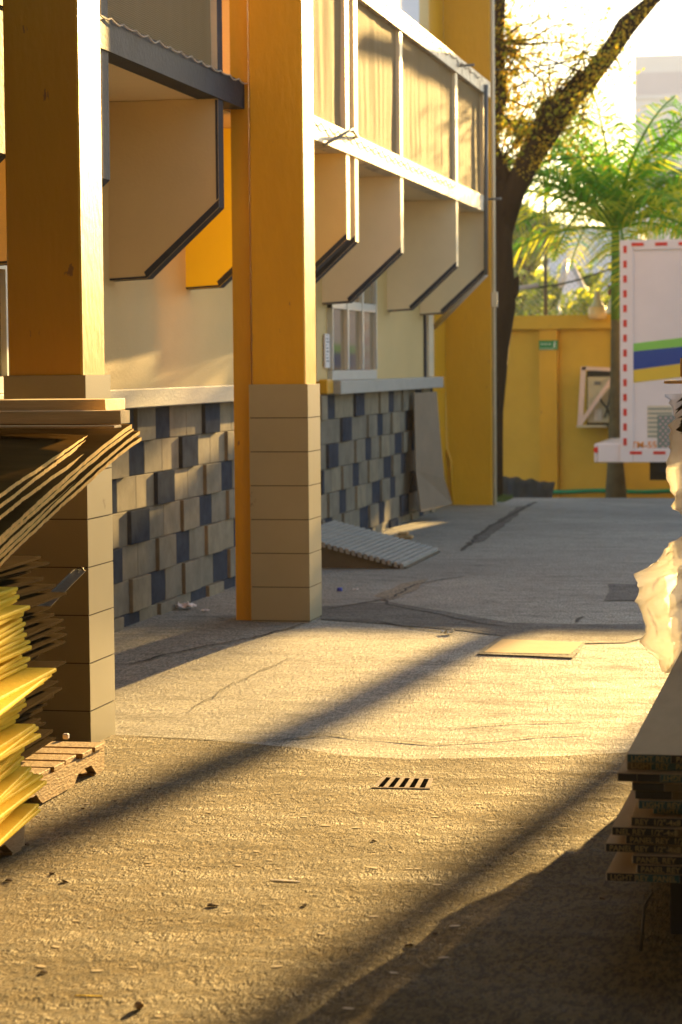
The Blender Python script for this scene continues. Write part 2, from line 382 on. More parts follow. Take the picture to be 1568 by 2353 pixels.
crack([(1060, 1268), (1120, 1215), (1235, 1152)], .03, seed=4)
crack([(430, 1640), (560, 1560), (700, 1500)], .005, seed=12)
crack([(480, 1418), (520, 1425), (552, 1424)], .020, seed=13)
crack([(1320, 1432), (1345, 1418), (1390, 1416)], .03, seed=14)
crack([(880, 1252), (950, 1262), (1010, 1268), (1060, 1270)], .015, seed=15)

# ------------------------------------------------------------------ main building
WX = -4.05          # face of the recessed wall
FXO = -3.42         # outer edge of fins and beams
bld = empty('yellow_building', 'orange and cream two storey building with hexagonal fins, tiled columns and checkered block wall', 'building', (-4, 14, 0))
bld.location = (0, 0, 0)
ZT = 7.6
# columns
def column(y0, y1, ztile, x0=-3.385, x1=-3.03, name='column', zs=None):
    bm = nb(); box(bm, x0+.015, x1-.018, y0+.018, y1-.015, ztile-.05, ZT, bev=.008)
    c = link(name, bm, ORANGE, bld)
    bm = nb(); box(bm, x0+.004, x1-.004, y0+.004, y1-.004, -.15, ztile-.003)
    n = 8
    for k in range(n):
        a = ztile-.2*(k+1)+.006; b = ztile-.2*k
        if a < -.1: a = -.1
        if b <= a: break
        box(bm, x0, x1, y0, y0+.006, a, b, 1)            # front tile
        box(bm, x1-.006, x1, y0+.0065, y1, a, b, 1)       # side tile
        box(bm, x0, x0+.006, y0+.0065, y1, a, b, 1)
    link('tile_cladding', bm, [GROUT, TILE], c)
    return c
column(13.86, 14.2, 1.403)
column(9.57, 9.92, 1.48)
bm = nb(); box(bm, -3.495, -3.388, 13.93, 14.16, -.1, ZT); link('pilaster', bm, ORANGE, bld)
# walls
D0, D1 = 16.9, 18.95
def wall_fn(bm):
    for a, b in ((4, D0), (D1, 26.2)): box(bm, WX-.25, WX-.02, a, min(b, 24.555), 1.383, ZT)
    box(bm, WX-.25, WX-.02, D0, D1, 2.3, ZT)
part('wall', CREAM, bld, wall_fn)
bm = nb(); box(bm, WX-.2, WX-.16, D0, D1, 0, 2.3); link('door', bm, SLATE, bld)
# checkered block wall
SEQ = 'dllplplLDlDll'
SEQ = ['dP', 'L', 'L', 'lP', 'D', 'L', 'lP', 'L', 'D', 'lP', 'D', 'L', 'L']
def blocks(bm, ya, yb):
    box(bm, WX-.22, WX-.008, ya, yb, -.15, 1.275, 0)
    u = .39
    for r in range(8):
        z1 = 1.27-.2*r; z0 = z1-.196
        i0 = int((ya-30)/u)
        start = 13.56+.575*(3-r)
        k = math.floor((ya-start)/u)
        while start+k*u < yb:
            a = start+k*u; t = SEQ[k % 13]
            a0 = max(a, ya); b0 = min(a+u-.006, yb)
            if b0-a0 > .03:
                d = {'dP': .024, 'lP': .022}.get(t, 0)
                mi = 3 if t in ('dP', 'D') else random.choice((1, 1, 2))
                box(bm, WX-.1, WX+d, a0, b0, max(z0, -.15), z1, mi, bev=.0025)
            k += 1
    # loose render at foot
bm = nb(); blocks(bm, 4.5, D0); blocks(bm, D1, 24.55); link('block_wall', bm, [MORTAR, BLK_L, BLK_T, BLK_D], bld)
def sill_fn(bm):
    for a, b in ((4.5, D0), (19.3, 24.55)): box(bm, WX-.1, WX+.11, a, b, 1.275, 1.386, bev=.006)
part('sill', SILL, bld, sill_fn)
bm = nb(); box(bm, WX-.1, WX+.05, 19.05, 19.28, 1.28, 1.40, bev=.01); link('broken_sill_end', bm, ORANGE, bld)
# fins
FINS = [9.66, 11.12, 13.34, 15.0, 17.0, 17.32, 19.2, 22.1, 23.9]
WINGS = {}
def fin(y, ymat, edge, under):
    pts = [(WX-.02, y, 3.02), (FXO, y, 3.02), (FXO, y, 2.41), (FXO-.43, y, 2.015), (WX-.02, y, 2.005)]
    bm = nb(); prism(bm, [(a, b, c) for a, b, c in pts], (0, .12, 0), 0, [0, 1, 2, 2, 0])
    f_ = link('fin', bm, [ymat, edge, under], bld)
    # painted margin on the face that looks down the yard, 2 mm proud
    bm = nb(); w_ = .032; yy = y-.0005
    prism(bm, [(FXO-.001, yy, 2.412), (FXO-.43, yy, 2.017), (FXO-.445, yy, 2.017+w_*1.1), (FXO-.001, yy, 2.412+w_*1.35)], (0, -.0015, 0))
    prism(bm, [(FXO-.431, yy, 2.017), (WX-.02, yy, 2.007), (WX-.02, yy, 2.018), (FXO-.435, yy, 2.030)], (0, -.0018, 0))
    if y < 16: prism(bm, [(FXO-.002, yy, 2.46), (FXO-.002, yy, 3.015), (FXO-.016, yy, 3.015), (FXO-.016, yy, 2.45)], (0, -.0012, 0))
    link('painted_margin', bm, under, f_)
    return f_
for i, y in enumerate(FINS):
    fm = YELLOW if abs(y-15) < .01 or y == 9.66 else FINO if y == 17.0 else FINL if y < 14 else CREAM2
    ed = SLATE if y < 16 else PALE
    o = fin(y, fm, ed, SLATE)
    if fm is YELLOW: o['label'] = 'bright yellow fin'
# upper storey fins (the same line carries on behind the net)
for i, y in enumerate(FINS):
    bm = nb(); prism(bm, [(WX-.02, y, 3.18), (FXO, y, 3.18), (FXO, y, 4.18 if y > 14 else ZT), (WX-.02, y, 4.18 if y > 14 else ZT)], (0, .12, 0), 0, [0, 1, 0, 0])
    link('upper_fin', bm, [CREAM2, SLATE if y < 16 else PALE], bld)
# beam and slab
bm = nb(); box(bm, FXO-.12, FXO+.012, 5, 13.925, 3.02, 3.175); link('beam', bm, SLATE, bld)
bm = nb(); box(bm, FXO-.12, FXO+.012, 14.165, 24.05, 3.02, 3.175); link('beam', bm, PEEL, bld)
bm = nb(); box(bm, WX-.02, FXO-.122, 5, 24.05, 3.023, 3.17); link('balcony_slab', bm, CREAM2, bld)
bm = nb(); box(bm, FXO-.14, FXO+.014, 14.165, 24.3, 4.185, 4.335); link('upper_beam', bm, PEEL, bld)
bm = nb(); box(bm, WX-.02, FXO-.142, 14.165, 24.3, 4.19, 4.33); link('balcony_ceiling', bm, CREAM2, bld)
# pier at the far end
PY = 25.7; PX = -3.60
bm = nb(); box(bm, -5.2, PX, PY, PY+.3, -.15, ZT, bev=.01); link('end_pier', bm, [ORANGE], bld)
bm = nb(); box(bm, WX-.5, WX-.05, 24.56, PY-.005, -.1, ZT-.5); link('wall_return', bm, ORANGE, bld)
bm = nb(); box(bm, WX-.02, WX+.02, 24.2, 24.5, 1.39, 3.0); link('wall_strip', bm, PALE, bld)
# upper window frame near the pier
q0 = P(905, 0, X=WX); 
def upw(bm):
    box(bm, WX-.02, WX+.03, 21.0, 23.7, 4.4, 6.6)
    box(bm, WX+.032, WX+.06, 21.2, 23.5, 4.6, 6.4, 1)
w = part('upper_window', [SILL, FARB], bld, upw)
bm = nb(); tube(bm, [P(1013, -200, Y=PY-.02), P(1015, 108, Y=PY-.02)], .022); link('conduit', bm, PALE, bld)
# conduits and drain pipe
bm = nb(); tube(bm, [P(1117, 195, X=FXO+.03), P(1117, 632, X=FXO+.03)], .022); link('downpipe', bm, PIPEM, bld)
bm = nb(); tube(bm, [P(1116, 630, Y=24.2), P(998, 752, Y=24.9)], .03); link('drain_pipe', bm, PIPEL, bld)
bm = nb(); tube(bm, [P(1019, 735, Y=PY-.015), P(1026, 1030, Y=PY-.015), P(1036, 1060, Y=PY-.015), P(1040, 1158, Y=PY-.015)], .016); link('conduit', bm, ORANGE, bld)
bm = nb(); a = P(1129, 700, X=PX); tube(bm, [(PX+.02, PY+.03, 0.0), (PX+.02, PY+.03, ZT)], .022); link('conduit', bm, PALE, bld)
bm = nb(); box(bm, PX+.0, PX+.06, PY-.01, PY+.06, 2.12, 2.28); link('junction_box', bm, PALE, bld)
for q in ((1052, 152), (1117, 458)):
    bm = nb(); p = P(*q, X=FXO); tube(bm, [p+Vector((.0, 0, 0)), p+Vector((.16, -.05, 0))], .012); link('bracket', bm, PIPEM, bld)
bm = nb(); p = P(822, 315, X=FXO+.02); tube(bm, [p, p+Vector((.08, -.6, .0)), P(745, 333, X=FXO+.02)], .012); link('bracket', bm, PIPEM, bld)
# window in the recessed wall
ya, yb = P(758, 770, X=WX).y, P(861, 770, X=WX).y
win = empty('window', None, None); win.parent = bld
def wf(bm):
    X0, X1 = WX-.03, WX+.02
    box(bm, X0, X1, ya, yb, 1.39, 1.47); box(bm, X0, X1, ya, yb, 2.42, 2.48)
    box(bm, X0, X1, ya, yb, 1.98, 2.05); w3 = (yb-ya)/3
    for k in range(4):
        c = ya+w3*k; box(bm, X0, X1+.006, max(ya, c-.035), min(yb, c+.035), 1.475, 2.42)
part('window_frame', ALU, win, wf)
w3 = (yb-ya)/3
for k in range(3):
    bm = nb(); box(bm, WX-.04, WX-.005, ya+w3*k+.03, ya+w3*(k+1)-.03, 1.46, 2.0); link('pane', bm, GLASSD, win)
bm = nb(); box(bm, WX-.04, WX-.005, ya, yb, 2.04, 2.43); link('transom_pane', bm, GLASSD, win)
# window beyond left column
def wf2(bm):
    X0, X1 = WX-.03, WX+.02
    for c in (10.75, 11.0, 11.25, 11.45): box(bm, X0, X1, c, c+.05, 1.39, 2.2)
    box(bm, X0, X1+.002, 10.6, 11.5, 1.39, 1.47); box(bm, X0, X1+.002, 10.6, 11.5, 2.0, 2.08)
win2 = part('window', ALU, bld, wf2)
bm = nb(); box(bm, WX-.04, WX-.01, 10.6, 11.45, 1.44, 2.2); link('pane', bm, GLASSD, win2)
bm = nb(); box(bm, WX-.02, WX+.004, 24.1, 24.15, 1.0, 3); link('joint', bm, SLATE, bld)
# notice beside the window
a = P(747, 770, X=WX+.0); b = P(758, 845, X=WX+.0)
bm = nb(); box(bm, WX-.01, WX+.003, a.y, b.y, b.z, a.z+.01); nt_ = tag(link('paper_notice', bm, PAPER), 'narrow white printed notice taped to the wall left of the window', 'notice')
bm = nb()
for k in range(9): box(bm, WX+.0032, WX+.0042, a.y+.04, b.y-.04-.03*(k % 3), b.z+.05+k*.026, b.z+.058+k*.026)
link('print', bm, SLATE, nt_)
# ropes along beams
def rope(y0, y1, z, m_, n, amp):
    bm = nb(); pts = []
    N = n*6
    for i in range(N+1):
        t = i/N; s = abs(math.sin(t*n*math.pi)); pts.append((FXO+.025, y0+(y1-y0)*t, z-amp*s+amp*.5*noise.noise(Vector((t*20, y0, 0)))))
    tube(bm, pts, .0045, 5); return bm
tag(link('rope', rope(11.0, 13.95, 3.175, ROPE, 14, .016), ROPE), 'thin scalloped rope lacing the net to the dark beam between the columns', 'rope')
tag(link('rope', rope(15.2, 21.9, 3.14, ROPED, 24, .03), ROPED), 'rusty scalloped rope on the peeling lower beam of the balcony', 'rope')
tag(link('rope', rope(16.0, 23.5, 4.30, ROPED, 20, .03), ROPED), 'rusty scalloped rope along the peeling upper beam of the balcony', 'rope')
# nets
def net(y0, y1, z0, z1, label):
    bm = nb(); ny = int((y1-y0)/.03); nz_ = 24; g = []
    for i in range(ny+1):
        y = y0+(y1-y0)*i/ny; col = []
        for j in range(nz_+1):
            t = j/nz_; z = z0+(z1-z0)*t
            f = noise.noise(Vector((y*6, z*.5, 3)))*.035+math.sin(y*31+noise.noise(Vector((y*2, z, 0)))*2)*.012*(1.1-t)
            f += .05*noise.noise(Vector((y*1.5, z*1.5, 9)))
            col.append(bm.verts.new((FXO-.03+.22*f*min(1, 6*(1-t)+.2)*min(1, 5*t+.15), y, z)))
        g.append(col)
    for i in range(ny):
        for j in range(nz_): bm.faces.new((g[i][j], g[i+1][j], g[i+1][j+1], g[i][j+1])).smooth = True
    tag(link('shade_net', bm, NET), label, 'net', 'shade nets hung along the balcony')
net(11.26, 13.32, 3.20, 5.5, 'brown shade net hanging in shadow between the two tiled columns')
net(9.95, 11.10, 3.20, 5.5, 'narrow dark strip of shade net right beside the left tiled column')
net(15.14, 16.98, 3.18, 4.2, 'sunlit tan shade net panel next to the nearer tiled column')
net(17.14, 17.31, 3.18, 4.2, 'narrow slit of shade net between the paired balcony posts')
net(17.46, 19.18, 3.18, 4.2, 'creased tan shade net panel in the balcony after the paired posts')
net(19.34, 22.08, 3.18, 4.2, 'widest tan shade net panel in the balcony, under the upper bracket')
net(22.24, 23.88, 3.18, 4.2, 'farthest tan shade net panel, ending at the building pier')

# ramp
ra = empty('ribbed_ramp', 'grey ribbed concrete wheel ramp rising to the wall behind the near column', 'ramp')
def ramp_fn(bm):
    pts = [(-3.12, 17.6, 0), (WX, 17.6, 0), (WX, 17.6, .245)]
    prism(bm, [(-3.12, 17.6, .002), (WX+.06, 17.6, .002), (WX+.06, 17.6, .235)], (0, 1.55, 0), 0)
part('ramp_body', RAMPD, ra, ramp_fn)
def ribs(bm):
    n = 19; s = .235/(.93-.06)
    for k in range(n):
        x = -3.13-k*.0455
        z = (-3.12-x)*s*.97
        vs = box(bm, x-.026, x, 17.575, 19.175, z-.004, z+.034)
        for v in vs: v.co.z += (x-v.co.x)*s
part('ribbed_top', RAMPM, ra, ribs)
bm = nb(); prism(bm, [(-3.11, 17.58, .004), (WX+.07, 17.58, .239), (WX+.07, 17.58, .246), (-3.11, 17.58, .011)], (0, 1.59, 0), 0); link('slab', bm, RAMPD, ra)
# cardboard sheet leaning
bm = nb()
cb = [P(952, 903, X=-3.98), P(1004, 900, X=-3.86), P(1012, 1000, X=-3.80), P(1022, 1100, X=-3.76), P(1040, 1158, X=-3.72), P(968, 1176, X=-3.86), P(956, 1080, X=-3.93)]
prism(bm, cb, (-.012, .01, 0), 0)
tag(link('cardboard_sheet', bm, CARD), 'tall sheet of grey-brown cardboard leaning at the corner by the orange pier', 'cardboard')
# small stone
bm = nb(); p = gp(929, 1238); box(bm, p.x-.08, p.x+.08, p.y-.06, p.y+.05, 0, .03, bev=.01); box(bm, p.x-.05, p.x+.04, p.y-.04, p.y+.04, .03, .06, bev=.01)
tag(link('wood_scrap', bm, WOODP), 'small pale wood scrap on the concrete beyond the ribbed ramp', 'scrap')

# ------------------------------------------------------------------ manhole and drain
mh = empty('manhole_cover', 'square tan checkered metal cover set in the concrete yard', 'manhole cover')
a = gp(1112, 1503); b = gp(1155, 1472); c = gp(1340, 1480); d = gp(1310, 1507)
def lerp2(u, v): return a.lerp(d, u).lerp(b.lerp(c, u), v)
bm = nb(); prism(bm, [q+Vector((0, 0, .0085)) for q in (a, d, c, b)], (0, 0, .0012)); link('plate', bm, IRON, mh)
dr = empty('drain_grate', 'small iron floor drain with slanted bars in the rough asphalt', 'drain')
a = gp(862, 1813); b = gp(884, 1789); c = gp(992, 1793); d = gp(982, 1815)
L3 = Vector((0, 0, .0055))
bm = nb(); bm.faces.new([bm.verts.new(q+L3) for q in (a, d, c, b)]); link('pit', bm, PIT_SHADE, dr)  # flat near-black sheet stands in for the shade down the drain
bm = nb()
for k in range(6):
    u = k/5; w_ = .0085; p0 = a.lerp(d, u)+L3; p1 = b.lerp(c, u)+L3
    prism(bm, [p0+Vector((-w_, 0, 0)), p0+Vector((w_, 0, 0)), p1+Vector((w_, 0, 0)), p1+Vector((-w_, 0, 0))], (0, 0, .0025))
for p0, p1 in ((a, d), (b, c)):
    prism(bm, [p0+L3+Vector((-.012, -.010, -.001)), p1+L3+Vector((.012, -.010, -.001)), p1+L3+Vector((.012, 0.002, -.001)), p0+L3+Vector((-.012, .002, -.001))], (0, 0, .003))
link('bars', bm, mat('drain_iron', (.26, .17, .08), .5, .3, 20, .2), dr)

# ------------------------------------------------------------------ pallets
def pallet(x0, x1, y0, y1, z, label):
    t = empty('pallet', label, 'pallet', (0, 0, 0), 'wooden pallets under the board piles')
    def stringer(bm, x):
        n = 36; top = z+.10; up = []; lo = []
        for i in range(n+1):
            s = i/n; y = y0+(y1-y0)*s; zz = z+.012
            for c_ in (.27, .80):
                dd = abs(s-c_)/.11
                if dd < 1: zz = z+.012+.042*min(1, (1-dd)*2.5)
            lo.append((x, y, zz+.003*noise.noise(Vector((x, y*20, 1))))); up.append((x, y, top))
        pts = lo+up[::-1]; prism(bm, [Vector(p) for p in pts], (-.035, 0, 0))
    for x in (x1, (x0+x1)/2, x0+.035):
        bm = nb(); stringer(bm, x); link('stringer', bm, WOODP, t)
    n = 8; w_ = (y1-y0)/n
    for k in range(n):
        bm = nb(); ln = random.uniform(-.02, .012)
        box(bm, x0, x1+.004+ln, y0+k*w_+.008, y0+(k+1)*w_-.012-random.uniform(0, .012), z+.1005, z+.119, bev=.002); link('deck_board', bm, WOODP, t)
    for y in (y0+.02, y1-.12):
        bm = nb(); box(bm, x0, x1-.002, y, y+.09, z-.001, z+.0118); link('bottom_board', bm, WOODP, t)
    return t
pallet(-3.85, -2.79, 7.75, 8.98, GZ, 'weathered pallet with notched side and bare deck showing beside left column')
pallet(-3.6, -2.60, 6.1, 7.48, GZ, 'pallet corner cut by the left picture edge, under the yellow board pile')

# yellow boards
rnd = random.Random(11)
prof = [(42, 1360), (46, 1372), (70, 1385), (55, 1400), (60, 1418), (62, 1432), (70, 1448), (55, 1464), (70, 1482), (130, 1482), (96, 1508), (55, 1545), (52, 1562), (62, 1582), (45, 1600), (82, 1626), (95, 1652), (72, 1672), (56, 1700), (56, 1716), (72, 1740), (100, 1768), (72, 1800), (60, 1822), (90, 1852)]
prof = [q for (a, b) in prof for q in ((a, b), (a-rnd.uniform(-8, 16), b+10))]
zt = .80; zb = GZ+.121
n = len(prof)
th = (zt-zb)/n
for i, (px, py) in enumerate(prof):
    z1 = zt-th*i; z0 = z1-th*.94
    yfar = 7.5+rnd.uniform(-.05, .05)
    p = P(px, py, Y=yfar)
    xr = p.x
    rot = R(rnd.uniform(3, 9)); tilt = R(rnd.uniform(-.3, .3))
    t = Matrix.Translation((xr, yfar, z1)) @ Matrix.Rotation(rot, 4, 'Z') @ Matrix.Rotation(tilt, 4, 'X')
    bm = nb(); box(bm, -.9, 0, -1.25, 0, -th*rnd.uniform(.82, .97), 0, bev=.003)
    for v in bm.verts:
        v.co += noise.noise_vector(v.co*30+Vector((i, 0, 0)))*.002
    bm.transform(t)
    tag(link('yellow_board', bm, YBOARD), '%s rough yellow board%s in the sunlit pile at the left edge' % (ORD[i], '' if i == 0 else ' from the top'), 'board', 'yellow boards piled on the front left pallet')
# grey sheets behind
gprof = [(95, 1322), (115, 1335), (72, 1345), (100, 1355), (130, 1352), (155, 1362), (112, 1378), (118, 1388), (125, 1396), (146, 1406), (150, 1420), (155, 1432), (150, 1446), (118, 1462), (90, 1490), (152, 1492), (122, 1520), (120, 1530), (134, 1548), (142, 1556), (124, 1572), (108, 1582), (98, 1600), (94, 1630), (106, 1640), (122, 1646), (128, 1656), (100, 1672)]
n = len(gprof); ztop = .80; zbot = GZ+.121
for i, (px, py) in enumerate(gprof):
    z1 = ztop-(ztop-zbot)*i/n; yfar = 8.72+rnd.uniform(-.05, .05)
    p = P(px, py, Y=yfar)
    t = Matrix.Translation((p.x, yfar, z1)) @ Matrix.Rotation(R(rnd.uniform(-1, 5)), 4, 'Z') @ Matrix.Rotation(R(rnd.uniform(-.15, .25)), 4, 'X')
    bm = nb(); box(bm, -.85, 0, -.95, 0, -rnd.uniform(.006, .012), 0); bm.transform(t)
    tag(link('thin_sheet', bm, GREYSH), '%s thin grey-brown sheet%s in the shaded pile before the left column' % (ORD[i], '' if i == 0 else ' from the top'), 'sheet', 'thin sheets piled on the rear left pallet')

# big drooping plywood sheets
def droop(px, py, pyn, lab, i, th=.012, yfar=8.9, xo=0, ynear=6.7, faced=PLY, xfar=None):
    pf = P(px, py, Y=yfar)
    pn = P(0, pyn, Y=7.25)
    bm = nb(); ny = 70; nx = 8; T = []; Bm = []
    for j in range(ny+1):
        s = j/ny; y = yfar+(ynear-yfar)*s
        q = (yfar-y)/(yfar-7.25)
        x = pf.x+(pn.x-pf.x)*q
        z = pf.z+(pn.z-pf.z)*(q**1.12)
        rg = .004*noise.noise(Vector((i*7, y*90, 0)))+.002*noise.noise(Vector((i*3, y*14, 5)))
        rowt = []; rowb = []
        for k in range(nx+1):
            u = k/nx; xx = x-1.2*u+(rg if k == 0 else 0)
            zz = z+.05*u+.004*noise.noise(Vector((xx*3, y*3, i)))
            rowt.append(bm.verts.new((xx, y, zz))); rowb.append(bm.verts.new((xx+(.003*noise.noise(Vector((i, y*80, 9))) if k == 0 else 0), y, zz-th)))
        T.append(rowt); Bm.append(rowb)
    for j in range(ny):
        for k in range(nx):
            f = bm.faces.new((T[j][k], T[j][k+1], T[j+1][k+1], T[j+1][k])); f.smooth = True
            f = bm.faces.new((Bm[j][k], Bm[j+1][k], Bm[j+1][k+1], Bm[j][k+1])); f.smooth = True
        f = bm.faces.new((T[j][0], T[j+1][0], Bm[j+1][0], Bm[j][0])); f.material_index = 1
        f = bm.faces.new((T[j+1][nx], T[j][nx], Bm[j][nx], Bm[j+1][nx])); f.material_index = 1
    for k in range(nx):
        f = bm.faces.new((T[0][k+1], T[0][k], Bm[0][k], Bm[0][k+1])); f.material_index = 1
        f = bm.faces.new((T[ny][k], T[ny][k+1], Bm[ny][k+1], Bm[ny][k])); f.material_index = 1
    tag(link('plywood_sheet', bm, [faced, PLYE]), lab, 'plywood', 'sagging plywood sheets at the left edge')
S = [(232, 985, 1135), (240, 985, 1160), (275, 990, 1185), (303, 975, 1232), (308, 984, 1245), (312, 1000, 1262), (322, 990, 1278), (325, 1004, 1292)]
labs = ['topmost sagging plywood sheet at the left, its dark face uncovered', 'second sagging plywood sheet from the top at the left', 'third sagging plywood sheet from the top at the left', 'fourth sagging plywood sheet, just below the dark gap at the left', 'fifth sagging plywood sheet from the top at the left', 'sixth sagging plywood sheet from the top at the left', 'second lowest sagging plywood sheet at the left', 'lowest sagging plywood sheet, its corner reaching farthest right']
for i, (px, py, pn_) in enumerate(S): droop(px, py+ (0), pn_, labs[i], i, .017 if i in (3, 5) else .013)
# trestle that carries them, outside the frame
tr_ = empty('trestle', 'wooden trestle left of the frame holding up the plywood sheets', 'trestle')
bm = nb(); box(bm, -3.9, -3.05, 8.2, 8.3, 1.10, 1.185); link('top_rail', bm, WOODP, tr_)
for x in (-3.85, -3.12):
    bm = nb(); box(bm, x, x+.07, 8.21, 8.29, GZ+.12, 1.10); link('leg', bm, WOODP, tr_)
# planks lying on top
def plank(pxr, py_t, py_b, Y, depth, lab, m_=PLANK, rot=0):
    a_ = P(pxr, py_t, Y=Y); b_ = P(pxr, py_b, Y=Y)
    t = Matrix.Translation((a_.x, Y, b_.z)) @ Matrix.Rotation(R(rot), 4, 'Z')
    bm = nb(); box(bm, -1.3, 0, 0, depth, 0, a_.z-b_.z, bev=.002)
    for v in bm.verts: v.co += noise.noise_vector(v.co*25)*.003
    bm.transform(t); tag(link('plank', bm, m_), lab, 'plank', 'planks lying across the plywood sheets')
plank(277, 944, 974, 8.55, .12, 'sunlit plank lying across the front of the plywood sheets', rot=-.5)
plank(242, 918, 944, 8.75, .28, 'rear plank with a splintered sunlit end above the plywood sheets', rot=1)
plank(262, 978, 984, 8.45, .10, 'thin board slipped under the front plank on the plywood', rot=0)
# steel bar
bm = nb(); a_ = P(186, 1310, Y=9.3); b_ = P(98, 1398, Y=8.85)
d_ = (b_-a_).normalized(); up_ = Vector((0, -1, 0)); s_ = d_.cross(up_).normalized()*.022
prism(bm, [a_+s_, a_-s_, b_-s_, b_+s_], (0, .006, 0)); prism(bm, [a_+s_, a_+s_*1.2, b_+s_*1.2, b_+s_], (0, -.03, 0))
hk = [a_+Vector((.012*math.cos(t), -.004, .012*math.sin(t))) for t in [i*.7 for i in range(9)]]; tube(bm, hk, .004, 5)
tag(link('steel_bar', bm, STEEL), 'dark steel angle bar leaning between the thin sheets and the left column', 'steel bar')

# ------------------------------------------------------------------ gypsum stack on the right
XL = -.56; Y0 = 6.5
ztop_, n = .455, 14
zlow = P(1400, 2032, Y=6.45).z
heights = [(ztop_-.0262*i) for i in range(n)]
step = (ztop_-zlow)/n
offs_px = [1440, 1440, 1418, 1452, 1458, 1466, 1500, 1449, 1405, 1437, 1390, 1452, 1462, 1392]
texts = ['LIGHT REY   PANEL REY', 'LIGHT REY   PANEL', 'REY   PANEL REY   LIGHT', 'PANEL REY   1/2" 12.7', 'PANEL REY   1/2" 12.7', 'LIGHT REY  PANEL REY', 'LIGHT  1/2"', 'REY  1/2"-4x8', 'NEL REY  1/2"-4x8', 'PANEL REY  1/2"', 'PANEL REY  1/2"-4x8', 'PANEL REY', 'PANEL REY', 'LIGHT REY  PANEL']
flip = {2, 3, 4}
desc = ['topmost gypsum board pair, its whole tan face in view', 'second', 'third', 'fourth', 'fifth', 'sixth', 'seventh', 'eighth', 'ninth', 'tenth', 'eleventh', 'twelfth', 'thirteenth', 'lowest']
for i in range(n):
    z1 = ztop_-step*i; z0 = z1-step*.93
    yf = Y0+rnd.uniform(-.02, .03)+(.05 if i in (1, 6) else 0)
    xl = P(offs_px[i], 1800, Y=yf).x
    lab = desc[0]+' at the right' if i == 0 else '%s gypsum board pair%s in the dark printed stack at the right' % (desc[i], '' if i == n-1 else ' from the top')
    e = empty('gypsum_board', lab, 'gypsum board', (0, 0, 0), 'gypsum boards stacked at the right edge')
    yb_ = Y0+2.44 if i != 1 else Y0+2.55
    bm = nb()
    skew = rnd.uniform(-.015, .02) if i else 0
    vs = box(bm, xl, xl+1.2, yf, yb_, z0, z1, 0)
    for v in vs:
        if v.co.y > 7: v.co.x += (XL-.0-xl)*.9 if i else 0
    bmesh.ops.bevel(bm, geom=list(bm.edges), offset=.002, segments=1, affect='EDGES')
    for f in bm.faces:
        if abs(f.normal.z) < .5: f.material_index = 1
    link('board', bm, [GYPS, GYPE], e)
    # printed end tape
    bm = nb(); x = xl+.003; k = 0
    seg = []
    while x < xl+.6:
        w_ = rnd.uniform(.05, .13) if i not in (8, 9, 10) else .5
        col_ = rnd.choice((0, 1, 2)) if i not in (3, 4, 7, 8, 9, 10, 11, 12) else (0 if k % 2 == 0 else 2)
        if i in (0, 13, 5): col_ = rnd.choice((1, 1, 0))
        if i in (7, 8, 9, 10, 11, 12): w_ = .17 if k % 2 == 0 else .06
        box(bm, x, x+w_-.001, yf-.0015, yf-.0005, z0+.001, z1-.001, col_); x += w_; k += 1
    tp = link('end_tape', bm, [TAPE_K, TAPE_T, TAPE_Y], e)
    t = Matrix.Translation((xl+.012, yf-.0022, z0+.0035)) @ Matrix.Rotation(R(90), 4, 'X')
    if i in flip: t = Matrix.Translation((xl+.36, yf-.0022, z1-.0035)) @ Matrix.Rotation(R(90), 4, 'X') @ Matrix.Rotation(R(180), 4, 'Z')
    text_mesh(texts[i], .0215, t, INK, tp)
# spacer blocks
for k, x in enumerate((-.44, .1)):
    bm = nb(); box(bm, x, x+.09, Y0+.12, Y0+2.3, GZ, zlow-.001, bev=.004); tag(link('support_beam', bm, BLACK), ['dark support beam nearer the frame centre under the gypsum board stack', 'dark support beam hidden deeper under the gypsum board stack'][k], 'beam')
bm = nb(); a_ = P(1500, 2050, Y=6.5); b_ = P(1472, 2115, Y=6.4)
tube(bm, [a_, a_.lerp(b_, .5)+Vector((-.006, 0, 0)), Vector((b_.x, b_.y, GZ+.006))], .004, 6); tag(link('strap', bm, STEEL), 'thin dark strap end curving down from under the gypsum stack', 'strap')

# ------------------------------------------------------------------ wrapped timber pallet on the right
wp = empty('wrapped_timber_bundle', 'tall bundle of timber wrapped in torn backlit plastic film at the right edge', 'timber bundle')
for k in range(15):
    bm = nb(); z0 = GZ+.12+k*.098; xo = rnd.uniform(-.025, .02)
    for j in range(5): box(bm, -.53+xo+j*.2, -.35+xo+j*.2, 9.45+rnd.uniform(-.03, .03), 9.95, z0+rnd.uniform(0, .006), z0+.09)
    link('timber_layer', bm, PLANK, wp)
bm = nb(); box(bm, -.5, .45, 9.5, 9.9, GZ, GZ+.118); link('skid', bm, WOODP, wp)
